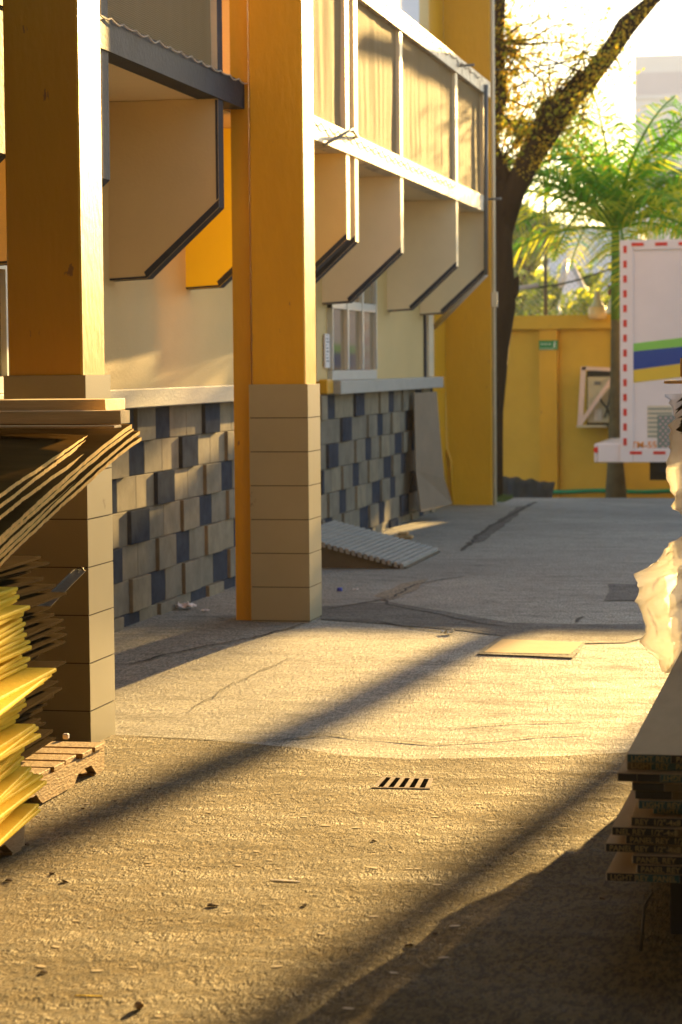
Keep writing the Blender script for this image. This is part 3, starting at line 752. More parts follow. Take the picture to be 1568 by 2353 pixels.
# plastic film: profile measured per height
filmp = [(1530, 1545), (1508, 1500), (1492, 1450), (1480, 1400), (1476, 1355), (1478, 1318), (1500, 1300), (1535, 1278), (1570, 1235), (1580, 1205), (1566, 1160), (1560, 1100), (1556, 1040), (1557, 980), (1553, 940), (1549, 905)]
Yf = 9.35
prof3 = [P(a, b, Y=Yf) for a, b in filmp]
bm = nb(); rows = []
NS = 70
def interp(zv):
    for i in range(len(prof3)-1):
        if prof3[i].z <= zv <= prof3[i+1].z:
            t = (zv-prof3[i].z)/(prof3[i+1].z-prof3[i].z+1e-6); return prof3[i].x+(prof3[i+1].x-prof3[i].x)*t
    return prof3[0].x if zv < prof3[0].z else prof3[-1].x
zmin, zmax = prof3[0].z, prof3[-1].z
NZ = 90
for j in range(NZ+1):
    z = zmin+(zmax-zmin)*j/NZ; x = interp(z); row = []
    for i in range(NS+1):
        u = i/NS
        if u < .35:      # side running away from the camera
            s = 1-u/.35; q = Vector((x+.12*s, Yf+.02+.12*s, z))
        else:
            s = (u-.35)/.65; q = Vector((x+(.45-x)*s, Yf+.02*math.sin(s*3.1)-.02*s, z))
        nv = noise.noise_vector(q*4.5)*.012+noise.noise_vector(q*11)*.008
        rg_ = (1-min(1, abs(noise.noise(q*8+Vector((3, 1, 7))))*5))*.03+(1-min(1, abs(noise.noise(q*19))*5))*.010; nv = nv-Vector((rg_, rg_, 0))
        a_ = abs(noise.noise(q*7))*.03
        q += Vector((nv.x-a_, nv.y-a_, 0))
        row.append(bm.verts.new(q))
    rows.append(row)
for j in range(NZ):
    for i in range(NS):
        c_ = noise.noise(rows[j][i].co*3.3+Vector((4, 2, 0)))
        if c_ > .55: continue
        bm.faces.new((rows[j][i], rows[j][i+1], rows[j+1][i+1], rows[j+1][i]))
link('plastic_film', bm, WRAP, wp, smooth=True)
# loose planks sticking out at top
bm = nb(); a_ = P(1526, 875, Y=9.6); box(bm, a_.x, a_.x+.8, 9.6, 9.95, a_.z-.012, a_.z, bev=.003); link('top_board', bm, PLANK, wp)
bm = nb(); a_ = P(1563, 822, Y=9.8); box(bm, a_.x, a_.x+.8, 9.8, 10.0, P(1563, 866, Y=9.8).z, a_.z, bev=.003); link('top_board', bm, PLANK, wp)
bm = nb()
for k in range(9):
    p0 = P(1556+random.uniform(-6, 8), 925+k*9, Y=9.30); p1 = p0+Vector((random.uniform(.05, .12), .02, random.uniform(-.05, .05))); p2 = p0+Vector((random.uniform(.03, .1), .0, random.uniform(.02, .06)))
    prism(bm, [p0, p1, p2], (0, .004, 0))
link('torn_wrapper', bm, BLACK, wp)

# ------------------------------------------------------------------ rear yard wall
BW = 33.2
fw = empty('yard_wall', 'stained yellow boundary wall with pilaster and cap behind the truck', 'wall')
zt_ = P(1300, 724, Y=BW).z; zc = P(1300, 757, Y=BW).z
xr_ = P(1421, 800, Y=BW).x
def yw(bm):
    box(bm, -9, 9, BW+.08, BW+.25, -.9, zc)
part('wall_panel', BGW, fw, yw)
bm = nb(); box(bm, -9, xr_, BW-.04, BW+.27, zc+.002, zt_, bev=.01); link('cap_beam', bm, BGW, fw)
a_ = P(1240, 900, Y=BW).x; b_ = P(1281, 900, Y=BW).x
for x0_, x1_ in ((a_, b_), (P(1410, 900, Y=BW).x, xr_)):
    bm = nb(); box(bm, x0_, x1_, BW, BW+.078, -.9, zc); link('pilaster', bm, ORANGE if x0_ == a_ else BGW, fw)
# sign
sg = empty('evacuation_sign', 'small green evacuation route sign with running figure on the wall pilaster', 'sign')
s0 = P(1238, 804, Y=BW-.05); s1 = P(1282, 782, Y=BW-.05)
bm = nb(); box(bm, s0.x, s1.x, BW-.02, BW-.004, s0.z, s1.z, bev=.002); link('sign_board', bm, SIGNG, sg)
bm = nb(); W_ = s1.x-s0.x; Hh = s1.z-s0.z
for k in range(3):
    x = s0.x+W_*(.10+.19*k); z = s0.z+Hh*.62; prism(bm, [(x, BW-.022, z), (x+W_*.09, BW-.022, z+Hh*.09), (x+W_*.09, BW-.022, z+Hh*.03), (x+W_*.16, BW-.022, z+Hh*.03), (x+W_*.16, BW-.022, z-Hh*.03), (x+W_*.09, BW-.022, z-Hh*.03), (x+W_*.09, BW-.022, z-Hh*.09)], (0, -.002, 0))
x = s0.x+W_*.83; z = s0.z
def stick(p, q, w_): 
    p = Vector((p[0], 0, p[1])); q = Vector((q[0], 0, q[1])); d_ = (q-p).normalized(); s_ = Vector((-d_.z, 0, d_.x))*w_
    o_ = Vector((x, BW-.022, z)); prism(bm, [o_+p+s_, o_+p-s_, o_+q-s_, o_+q+s_], (0, -.002, 0))
h = Hh
stick((0, .9*h), (0, .78*h), .035*h*1.6); stick((0, .76*h), (-.02*h, .48*h), .07*h); stick((0, .72*h), (-.14*h, .55*h), .03*h); stick((0, .72*h), (.13*h, .58*h), .03*h); stick((-.02*h, .5*h), (.14*h, .2*h), .04*h); stick((-.02*h, .5*h), (-.12*h, .2*h), .04*h)
link('running_figure', bm, SIGNW, sg)
text_mesh('Ruta de Evacuación', Hh*.19, Matrix.Translation((s0.x+W_*.07, BW-.0205, s0.z+Hh*.06)) @ Matrix.Rotation(R(90), 4, 'X'), SIGNW, sg)
# electric cabinet
ec = empty('meter_cabinet', 'open pale cabinet frame with meter boxes and diagonal brace on the yellow wall', 'meter cabinet')
YC = BW-.25
def q(px, py, y=YC): return P(px, py, Y=y)
def bar(name, p0, p1, w_, m_, y=YC, parent=ec):
    p0 = q(*p0, y); p1 = q(*p1, y); d_ = (p1-p0).normalized(); s_ = d_.cross(Vector((0, 1, 0))).normalized()*w_
    bm = nb(); prism(bm, [p0+s_, p0-s_, p1-s_, p1+s_], (0, .03, 0)); return link(name, bm, m_, parent)
bar('frame_bar', (1341, 843), (1333, 978), .035, PINK); bar('frame_bar', (1338, 846), (1424, 850), .025, PINK)
bar('brace', (1336, 970), (1420, 852), .028, PINK, YC-.05)
bm = nb(); a_ = q(1345, 852); b_ = q(1418, 980); box(bm, a_.x, b_.x, YC+.22, YC+.245, b_.z, a_.z); link('recess', bm, BLACK, ec)
bm = nb(); a_ = q(1350, 866, YC+.05); b_ = q(1402, 972, YC+.05); box(bm, a_.x, b_.x, YC+.05, YC+.2, b_.z, a_.z, bev=.01); link('meter_box', bm, BEIGEM, ec)
bm = nb(); a_ = q(1366, 876, YC+.04); b_ = q(1381, 884, YC+.04); box(bm, a_.x, b_.x, YC+.035, YC+.05, b_.z, a_.z); link('display', bm, PIPEM, ec); bm = nb(); a_ = q(1366, 940, YC+.04); b_ = q(1384, 967, YC+.04); box(bm, a_.x, b_.x, YC+.03, YC+.05, b_.z, a_.z); link('meter', bm, PIPEL, ec)
bm = nb(); tube(bm, [q(1376, 905, YC+.03), q(1384, 925, YC+.0), q(1396, 940, YC+.02), q(1402, 960, YC+.03)], .012, 6); tube(bm, [q(1404, 890), q(1400, 920), q(1390, 960)], .012, 6); link('wiring', bm, BLACK, ec)
bm = nb(); a_ = q(1326, 977); b_ = q(1395, 986); box(bm, a_.x, b_.x, YC-.06, YC+.24, a_.z-.03, a_.z); link('shelf', bm, BEIGEM, ec)
bm = nb(); a_ = q(1407, 896, YC-.3); b_ = q(1436, 1010, YC-.3); box(bm, a_.x, b_.x, YC-.3, YC+.2, b_.z, a_.z, bev=.01); tag(link('grey_cabinet', bm, mat('grey_cab', (.42, .40, .38), .6)), 'plain grey cabinet on the wall partly behind the truck edge', 'cabinet')
# lamp on wall top
lp = empty('wall_lamp', 'pale glass floodlight standing on top of the yellow wall', 'lamp')
a_ = P(1374, 730, Y=BW-.1); 
bm = nb(); cx_ = P(1373, 700, Y=BW-.1)
def lathe(bm, c_, prof_, seg=14, mi=0):
    rings = []
    for r_, z_ in prof_: rings.append([bm.verts.new((c_.x+r_*math.cos(2*math.pi*k/seg), c_.y+r_*math.sin(2*math.pi*k/seg), z_)) for k in range(seg)])
    for i in range(len(rings)-1):
        for k in range(seg):
            f = bm.faces.new((rings[i][k], rings[i][(k+1) % seg], rings[i+1][(k+1) % seg], rings[i+1][k])); f.material_index = mi; f.smooth = True
zA = P(1373, 734, Y=BW-.1).z; zB = P(1373, 705, Y=BW-.1).z; zC = P(1373, 668, Y=BW-.1).z
lathe(bm, cx_, [(.001, zA), (.11, zA+.005), (.125, zA+.04), (.12, zB), (.001, zB+.002)]); link('diffuser', bm, LAMPG, lp)
bm = nb(); lathe(bm, cx_, [(.10, zB+.003), (.06, zB+.06), (.05, zB+.07), (.045, zC-.04), (.02, zC)]); link('housing', bm, BEIGEM, lp)
bm = nb(); tube(bm, [(cx_.x, cx_.y, zB+.1), (cx_.x+.05, cx_.y+.2, zB+.06), (cx_.x+.05, cx_.y+.25, zt_)], .02, 6); link('arm', bm, PIPEM, lp)
lq = empty('electric_bell', 'dark bracket box with pale cone shade beside the palm trunk', 'lamp')
bm = nb(); a_ = P(1397, 655, Y=BW-.4); b_ = P(1428, 678, Y=BW-.4); box(bm, a_.x, b_.x, BW-.4, BW-.1, b_.z, a_.z); link('housing', bm, mat('rust_brown', (.12, .05, .04), .7), lq)
bm = nb(); p = P(1412, 690, Y=BW-.3); lathe(bm, p, [(.03, P(1400, 676, Y=BW-.3).z), (.12, P(1400, 718, Y=BW-.3).z)]); link('shade', bm, PALE, lq)
# hose
bm = nb(); pts = []
for k in range(40):
    px = 1240+k*9; p = P(px, 1129+1.5*math.sin(k*.3), Y=BW-.06); pts.append(p)
tube(bm, pts, .03, 8); tag(link('green_pipe', bm, HOSE), 'green pipe running along the foot of the yellow wall under the truck', 'pipe')
# chain link fence
cf = empty('chain_link_fence', 'chain link mesh on thin dark posts above the yellow wall', 'fence')
fz0 = zt_; fz1 = P(1254, 420, Y=BW+.1).z
for px in (1254, 1420, 1090):
    x = P(px, 700, Y=BW+.1).x; bm = nb(); tube(bm, [(x, BW+.1, fz0), (x, BW+.1, fz1)], .025); link('post', bm, PIPEM, cf)
bm = nb(); xa = P(1120, 700, Y=BW+.1).x; xb = P(1430, 700, Y=BW+.1).x; hh = fz1-fz0
k = xa-hh
while k < xb:
    for s_ in (1, -1):
        x0_, x1_ = (k, k+hh) if s_ > 0 else (k+hh, k)
        z0_, z1_ = fz0, fz1
        # clip in x
        def cl(xv): return max(xa, min(xb, xv))
        c0, c1 = cl(x0_), cl(x1_)
        if abs(c0-c1) < .02: continue
        zz0 = z0_+(z1_-z0_)*(c0-x0_)/(x1_-x0_); zz1 = z0_+(z1_-z0_)*(c1-x0_)/(x1_-x0_)
        tube(bm, [(c0, BW+.1+.004*s_, zz0), (c1, BW+.1+.004*s_, zz1)], .0022, 3, cap=False)
    k += .085
link('mesh_wire', bm, WIRE, cf)
# cables
def cable(pts, r_, m_, lab):
    bm = nb(); tube(bm, pts, r_, 6); tag(link('cable', bm, m_), lab, 'cable')
cable([P(1188, 666, Y=30), P(1280, 655, Y=31), P(1330, 643, Y=31.5), P(1404, 618, Y=32)], .012, CABLE, 'dark cable slanting from the tree stub to the palm trunk')
cable([P(1135, 161, Y=29), P(1200, 158, Y=29), P(1330, 138, Y=29.5), P(1455, 119, Y=30)], .010, CABLE, 'black cable crossing the bright sky in front of the mossy branch')
bm = nb(); tube(bm, [P(1156, 668, Y=29.6), P(1236, 655, Y=29.9)], .03, 8); tag(link('white_tube', bm, PIPEL), 'short pale conduit tube sticking out from the dark tree trunk', 'tube')
# tarp pile
bm = nb(); g = []
for i in range(40):
    row = []
    for j in range(12):
        px = 1110+i*4.3; t = j/11
        top = 1084+(px-1110)*.13 if px < 1270 else 1106
        p = P(px, top, Y=31.0); z = p.z-.9*t*t-.02; row.append(bm.verts.new((p.x, 31.0-.9*t+.06*noise.noise(Vector((i*.3, j*.5, 0))), z+.03*noise.noise(Vector((i*.25, j*.6, 4))))))
    g.append(row)
for i in range(39):
    for j in range(11): bm.faces.new((g[i][j], g[i][j+1], g[i+1][j+1], g[i+1][j])).smooth = True
tag(link('black_tarp', bm, BLACK), 'black tarpaulin heap on the lower ground at the foot of the wall', 'tarpaulin')
bm = nb()
for k in range(220):
    x = P(1140+random.random()*26, 1150, Y=26.5).x; y = 26.2+random.random()*.9; z = gz(y)
    h_ = random.uniform(.02, .07); dx = random.uniform(-.02, .02)
    bm.faces.new([bm.verts.new(c_) for c_ in ((x-.004, y, z), (x+.004, y, z), (x+dx, y+random.uniform(-.02, .02), z+h_))])
tag(link('grass_tuft', bm, GRASS), 'low weeds at the foot of the orange pier', 'grass', kind='stuff')

# ------------------------------------------------------------------ truck
tk = empty('box_truck', 'white box truck with green blue and gold stripes and red white reflective edging', 'truck')
TY = 29.1
def T(px, py): return P(px, py, Y=TY)
xL = T(1425, 800).x; zT = T(1425, 552).z; zB_ = T(1425, 1062).z
bm = nb(); box(bm, xL, 8.5, TY, TY+2.4, zB_, zT, bev=.015); body = link('body', bm, WHITE, tk)
bm = nb(); box(bm, xL+.002, xL+.16, TY-.02, TY-.002, zB_, zT-.002, bev=.004); link('corner_post', bm, WHITE, body)
bm = nb(); box(bm, xL+.165, 8.5, TY-.02, TY-.002, zT-.12, zT-.002, bev=.004); link('top_rail', bm, WHITE, body)
bm = nb(); box(bm, xL+.165, 8.5, TY-.02, TY-.002, zB_, zB_+.17, bev=.004); link('bottom_rail', bm, WHITE, body)
X_ = T(1437, 800).x
def refl(x0_, x1_, z0_, z1_):
    bm = nb(); box(bm, x0_, x1_, TY-.024, TY-.0205, z0_, z1_); link('reflector', bm, RED, body)
for k in range(14):
    py = 565+k*34.0
    a_ = T(1433, py); b_ = T(1441, py+16.5); refl(a_.x, b_.x, b_.z, a_.z)
for k in range(8):
    a_ = T(1452+k*54, 556); refl(a_.x, a_.x+.145, zT-.075, zT-.035)
    a_ = T(1448+k*54, 1040); refl(a_.x, a_.x+.145, T(1448, 1044).z, T(1448, 1037).z)
def stripe(y0, y1, y2, y3, m_, e):   # left top,left bottom, right top, right bottom at x 1450 and 1568
    xa_ = T(1450, 800).x; xb_ = T(1568, 800).x; sc_ = (8.4-xa_)/(xb_-xa_)
    za, zb_, zc_, zd = T(1450, y0).z, T(1450, y1).z, T(1568, y2).z, T(1568, y3).z
    k = 1.6; xe = xa_+(xb_-xa_)*k
    bm = nb(); prism(bm, [(xa_, TY-.003-e, zb_), (xe, TY-.003-e, zb_+(zd-zb_)*k), (xe, TY-.003-e, za+(zc_-za)*k), (xa_, TY-.003-e, za)], (0, -.003, 0)); link('stripe', bm, m_, body)
stripe(790, 808, 776, 796, GREEN, 0); stripe(808.5, 851, 796.5, 835, BLUE, 0); stripe(851.5, 880, 835.5, 866, GOLD, 0)
bm = nb()
for k in range(7):
    a_ = T(1489, 938+k*10.5); b_ = T(1545 if k < 2 else 1512, 941+k*10.5); box(bm, a_.x, b_.x, TY-.008, TY-.005, b_.z, a_.z)
link('logo_lines', bm, GREYG, body)
bm = nb(); a_ = T(1488, 932); b_ = T(1546, 1006); box(bm, a_.x, b_.x, TY-.0045, TY-.0015, b_.z, a_.z); link('logo_ground', bm, mat('logo_cream', (.62, .54, .40), .5, .03), body)
bm = nb(); a_ = T(1511, 954); b_ = T(1560, 1032); box(bm, a_.x, b_.x, TY-.011, TY-.0085, b_.z, a_.z); link('logo_square', bm, GREYG, body)
bm = nb()
for r_ in range(10):
    for c_ in range(4):
        p = T(1518+c_*12.3+(6 if r_ % 2 else 0), 960+r_*7.4); 
        vs = [bm.verts.new((p.x+.012*math.cos(k*math.pi/3), TY-.0135, p.z+.012*math.sin(k*math.pi/3))) for k in range(6)]; bm.faces.new(vs)
link('logo_dots', bm, mat('logo_pink', (.75, .45, .45), .5, .03), body)
a_ = T(1449, 1031); hgt = a_.z-T(1449, 1031).z
text_mesh('TM-55', .115, Matrix.Translation((T(1450, 1030).x, TY-.006, T(1450, 1030).z)) @ Matrix.Rotation(R(90), 4, 'X'), mat('orange_number', (.80, .28, .03), .5, .02), body)
bm = nb(); a_ = T(1374, 1020); b_ = T(1426, 1063); box(bm, a_.x, b_.x+.1, TY+.02, TY+2.3, b_.z, a_.z, bev=.01); box(bm, T(1365, 1020).x, a_.x-.002, TY+.05, TY+2.3, b_.z, a_.z-.0, bev=.01); bp_ = link('bumper', bm, WHITE, tk)
bm = nb(); p = T(1370, 1034)
tube(bm, [(p.x, TY+.049, p.z), (p.x, TY+.03, p.z)], .035, 12); link('marker_light', bm, RED, bp_)
def wheel(x, y):
    bm = nb(); seg = 28; c_ = Vector((x, y, -.9+.5)); pr = [(.25, 0), (.46, 0), (.5, .05), (.5, .22), (.46, .27), (.25, .27)]
    rings = [[bm.verts.new((c_.x+r_*math.cos(2*math.pi*k/seg), c_.y+d2, c_.z+r_*math.sin(2*math.pi*k/seg))) for k in range(seg)] for r_, d2 in pr]
    for i in range(len(pr)-1):
        for k in range(seg): bm.faces.new((rings[i][k], rings[i][(k+1) % seg], rings[i+1][(k+1) % seg], rings[i+1][k]))
    w_ = empty('wheel', None, None); w_.parent = tk
    link('tyre', bm, BLACK, w_)
    bm = nb(); tube(bm, [(x, y+.03, c_.z), (x, y+.2, c_.z)], .26, 20); link('rim', bm, ALU, w_)
for x in (2.2, 7.0):
    for y in (TY+.05, TY+2.05): wheel(x, y)
bm = nb(); box(bm, xL+.3, 8.3, TY+.7, TY+1.7, zB_-.25, zB_-.002); link('chassis', bm, BLACK, tk)
bm = nb(); a_ = T(1510, 1066); box(bm, a_.x, a_.x+.1, TY+.1, TY+.3, zB_-.12, zB_-.001); link('lamp_bracket', bm, BLACK, tk)
def cabf(bm):
    prism(bm, [(8.7, TY+.1, -.4), (10.6, TY+.1, -.4), (10.6, TY+.1, .8), (10.1, TY+.1, 1.9), (8.7, TY+.1, 1.9)], (0, 2.2, 0))
part('cab', WHITE, tk, cabf)

# ------------------------------------------------------------------ trees
def leaf_cloud(bm, pts, n, size, spread, mi_fn, rs):
    for _ in range(n):
        p = rs.choice(pts)+Vector((rs.gauss(0, spread), rs.gauss(0, spread), rs.gauss(0, spread)))
        a_ = Vector((rs.uniform(-1, 1), rs.uniform(-1, 1), rs.uniform(-1, 1))).normalized(); b_ = a_.orthogonal().normalized(); c_ = a_.cross(b_)
        s = size*rs.uniform(.6, 1.4)
        f = bm.faces.new([bm.verts.new(p+b_*s), bm.verts.new(p+c_*s*.5), bm.verts.new(p-b_*s), bm.verts.new(p-c_*s*.5)]); f.material_index = mi_fn(rs)
tree = empty('leaning_tree', 'dark forked tree with mossy leaning limb and sparse golden leaves beyond the pier', 'tree')
TR = 29.6
def q2(px, py, y=TR): return P(px, py, Y=y)
bm = nb()
tube(bm, [Vector((q2(1128, 1300).x, TR, -.95)), q2(1130, 1100), q2(1137, 950), q2(1142, 800), q2(1150, 700), q2(1150, 560), q2(1160, 480), q2(1150, 400), q2(1140, 380)], [.16, .13, .12, .14, .20, .17, .14, .12, .1], 12)
tube(bm, [q2(1150, 540), q2(1180, 440), q2(1222, 350), q2(1262, 288), q2(1310, 225), q2(1350, 190), q2(1400, 120), q2(1440, 60), q2(1500, 0), q2(1560, -60)], [.15, .14, .14, .17, .14, .12, .11, .11, .09, .07], 12)
tube(bm, [q2(1258, 300), q2(1256, 260), q2(1272, 226)], [.13, .11, .07], 10)
tube(bm, [q2(1150, 690), q2(1176, 668), q2(1192, 638)], [.15, .09, .02], 10)
tube(bm, [q2(1148, 420), q2(1125, 330), q2(1145, 220), q2(1140, 100), q2(1150, -60)], [.12, .09, .10, .09, .07], 10)
for v in bm.verts:
    v.co += noise.noise_vector(v.co*4)*.05+noise.noise_vector(v.co*14)*.018
link('trunk', bm, BARK, tree, smooth=True)
# twigs
rs = random.Random(5); bm = nb(); tips = []
starts = [q2(1272, 226), q2(1310, 225), q2(1350, 190), q2(1145, 220), q2(1140, 100), q2(1400, 120), q2(1262, 288), q2(1148, 380)]
for k in range(60):
    s0_ = rs.choice(starts); tgt = q2(rs.uniform(1145, 1440), rs.uniform(-30, 370), TR+rs.uniform(-1.2, 1.2))
    pts = [s0_.lerp(tgt, t)+noise.noise_vector(s0_.lerp(tgt, t)*2+Vector((k, 0, 0)))*.12*(1 if t > 0 else 0) for t in (0, .25, .5, .75, 1)]
    tube(bm, pts, [.018, .014, .010, .007, .004], 4, cap=False)
    for t in (.35, .5, .62, .75, .88, 1):
        i_ = min(3, int(t*4)); tips.append(pts[i_].lerp(pts[i_+1], t*4-i_) if t < 1 else pts[4])
link('twigs', bm, BARK, tree)
bm = nb()
tl = tips
leaf_cloud(bm, tl, 3400, .028, .13, lambda r_: 0 if r_.random() < .75 else 1, rs)
lowl = [q2(rs.uniform(1140, 1215), rs.uniform(270, 370)) for _ in range(30)]
leaf_cloud(bm, lowl, 900, .03, .09, lambda r_: 0 if r_.random() < .5 else 1, rs)
topl = [q2(rs.uniform(1135, 1190), rs.uniform(-10, 250)) for _ in range(40)]
leaf_cloud(bm, topl, 1800, .03, .10, lambda r_: 1 if r_.random() < .6 else 0, rs)
link('crown', bm, [LEAFG, LEAFO], tree)
bm = nb(); mpts = []
for a_, b_ in (((1240, 330), (1330, 215)), ((1330, 215), (1400, 120)), ((1400, 120), (1490, 0)), ((1200, 400), (1250, 320))):
    for t in range(12): mpts.append(P(a_[0]+(b_[0]-a_[0])*t/11+rs.uniform(-4, 12), a_[1]+(b_[1]-a_[1])*t/11+rs.uniform(-4, 8), Y=TR-.1))
leaf_cloud(bm, mpts, 1500, .02, .04, lambda r_: 0, rs)
link('moss', bm, MOSS, tree)

# palm
palm = empty('palm_tree', 'green feather palm with slim trunk standing behind the truck edge', 'palm')
PYY = 32.0
pc = P(1414, 528, Y=PYY)
bm = nb(); xb_ = P(1416, 1100, Y=PYY).x
tube(bm, [(xb_, PYY, -.95), (xb_, PYY, -.2), (xb_-.01, PYY, .3), (xb_, PYY, 1.6), (pc.x, PYY, pc.z-.25)], [.15, .14, .10, .065, .05], 12)
for v in bm.verts: v.co += noise.noise_vector(v.co*12)*.01
link('trunk', bm, PALMT, palm, smooth=True)
bm = nb(); tube(bm, [(xb_, PYY, P(1400, 735, Y=PYY).z), (xb_, PYY, P(1400, 620, Y=PYY).z), (pc.x, PYY, pc.z)], [.068, .062, .05], 12); link('crownshaft', bm, LIME, palm, smooth=True)
def frond(c0, ang, elev, ln, drop, rs, yel=.25, leaf=.55, parent=palm, m_=None):
    bm = nb(); pts = []; N_ = 22
    dirh = Vector((math.cos(ang), math.sin(ang), 0))
    for i in range(N_+1):
        t = i/N_; pts.append(c0+dirh*(ln*t*math.cos(elev*(1-t*.5)))+Vector((0, 0, ln*(math.sin(elev)*t-drop*t*t))))
    tube(bm, pts, [.022*(1-.8*i/N_)+.004 for i in range(N_+1)], 5, cap=False)
    side = dirh.cross(Vector((0, 0, 1)))
    for i in range(3, N_+1):
        for sgn in (1, -1):
            for h_ in (0, .5):
                if i+h_ > N_: continue
                t = (i+h_)/N_; i0_ = min(N_-1, int(t*N_)); p = pts[i0_].lerp(pts[i0_+1], t*N_-i0_)
                d_ = (pts[i0_+1]-pts[i0_]).normalized()
                L_ = leaf*math.sin(math.pi*min(1, t*.8+.18))*rs.uniform(.75, 1.1)
                ld = (side*sgn*.75+d_*.6+Vector((0, 0, rs.uniform(-.1, .35)))).normalized()
                a1 = p+ld*L_*.5; w_ = d_*.02; a2 = p+ld*L_+Vector((0, 0, -L_*rs.uniform(.25, .55)))
                mi = 1 if rs.random() < yel else 0
                f = bm.faces.new([bm.verts.new(c_) for c_ in (p-w_*.6, a1-w_, a1+w_, p+w_*.6)]); f.material_index = mi
                f = bm.faces.new([bm.verts.new(c_) for c_ in (a1-w_, a2, a1+w_)]); f.material_index = mi
    return link('frond', bm, [PALMG, PALMY], parent)
rs = random.Random(3)
for k in range(34):
    an = k*2.399+.3; el = R([72, 58, 62, 45, 50, 35, 66, 30, 52, 40, 22, 60, 48, 34, 70, 15, 55, 75, 42, 28, 64, 50, 68, 38, 57, 46, 78, 80, 74, 20, 12, 70, 66, 25][k])
    frond(pc+Vector((0, 0, 0)), an, el, rs.uniform(2.4, 2.9), rs.uniform(.2, .35)+.55*(1-el/1.4), rs, yel=.2 if el > R(45) else .6, leaf=.75)
palm2 = empty('palm_tree', 'second palm at the right edge, sunlit yellow-green fronds above the truck', 'palm')
pc2 = P(1640, 540, Y=33.8)
bm = nb(); tube(bm, [(pc2.x, 33.8, -.95), (pc2.x, 33.8, 1.0), (pc2.x, 33.8, pc2.z)], [.15, .09, .06], 10); link('trunk', bm, PALMT, palm2, smooth=True)
for k in range(14):
    frond(pc2, k*2.399+1, R([70, 40, 55, 30, 62, 48, 25, 66, 35, 52, 44, 60, 28, 50][k]), rs.uniform(1.6, 2.1), rs.uniform(.4, .7), rs, yel=.45, parent=palm2)

# far trees
def far_tree(px, py, Y, rx, rz, lab, n=4200, size=.16, seed=1, m_=FARG):
    rs = random.Random(seed); t = empty('distant_tree', lab, 'tree', (0, 0, 0), 'hazy trees beyond the yard wall'); c_ = P(px, py, Y=Y)
    bm = nb(); tube(bm, [(c_.x, Y, -.95), (c_.x+.1, Y, c_.z*.5), (c_.x, Y, c_.z)], [.2, .15, .08], 8)
    for k in range(6):
        tube(bm, [(c_.x, Y, c_.z*.6), (c_.x+rs.uniform(-rx, rx)*.7, Y+rs.uniform(-1, 1), c_.z+rs.uniform(-.3, .6)*rz)], [.07, .02], 5)
    link('trunk', bm, BARK, t)
    bm = nb(); cl = []
    for k in range(40):
        v = Vector((rs.gauss(0, 1), rs.gauss(0, 1), rs.gauss(0, 1))).normalized()*rs.uniform(.4, 1)
        cl.append(c_+Vector((v.x*rx, v.y*rx, v.z*rz)))
    leaf_cloud(bm, cl, n, size, rx*.16, lambda r_: 1 if r_.random() < .3 else 0, rs)
    link('crown', bm, [m_, PALMY], t)
far_tree(1205, 610, 80, 1.1, 1.9, 'hazy green tree behind the chain link fence beside the dark trunk', seed=2)
far_tree(1285, 700, 70, 1.4, .9, 'low leafy bush crown peeping over the yellow wall', 2600, .14, 8)
far_tree(1345, 735, 42, .8, .45, 'sparse low foliage just left of the wall lamp', 1500, .08, 9)
# far buildings
def far_building(x0p, x1p, topp, Y, lab, m_, bands=True, dep=12):
    a_ = P(x0p, topp, Y=Y); b_ = P(x1p, topp, Y=Y); t = empty('distant_building', lab, 'building')
    bm = nb(); box(bm, a_.x, b_.x, Y, Y+dep, -.9, a_.z); link('wall', bm, m_, t)
    if bands:
        fl = 3.0*Y/150; z = a_.z-fl*.55
        while z > 4:
            nx_ = 1; w_ = (b_.x-a_.x)/nx_
            for i in range(nx_):
                bm = nb(); box(bm, a_.x+w_*(i+.02), a_.x+w_*(i+.98), Y-.12, Y-.01, z-fl*.25, z+fl*.2); link('window', bm, FARD, t)
            bm = nb(); box(bm, a_.x-.1, b_.x+.1, Y-.3, Y-.001, z-fl*.34, z-fl*.28); link('ledge', bm, m_, t)
            z -= fl
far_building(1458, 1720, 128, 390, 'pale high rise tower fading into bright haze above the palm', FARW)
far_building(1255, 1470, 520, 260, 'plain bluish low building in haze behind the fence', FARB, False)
tent = empty('white_canopy', 'pale peaked canopy roof seen through the chain link fence', 'canopy')
bm = nb(); yt = 45
ap = P(1312, 602, Y=yt); l_ = P(1270, 745, Y=yt-1); r_2 = P(1380, 745, Y=yt-1); bk = P(1320, 745, Y=yt+3)
vs = [bm.verts.new(v) for v in (ap, l_, r_2, bk)]
bm.faces.new((vs[0], vs[1], vs[2])); bm.faces.new((vs[0], vs[2], vs[3])); bm.faces.new((vs[0], vs[3], vs[1])); link('roof', bm, FARW, tent)
bm = nb()
for v in (l_, r_2, bk): tube(bm, [v, (v.x, v.y, -.9)], .04, 6)
tube(bm, [ap, r_2], .05, 6); tube(bm, [ap+Vector((-.05, -.3, 0)), P(1290, 655, Y=yt-1)], .07, 6); link('frame', bm, PIPEL, tent)

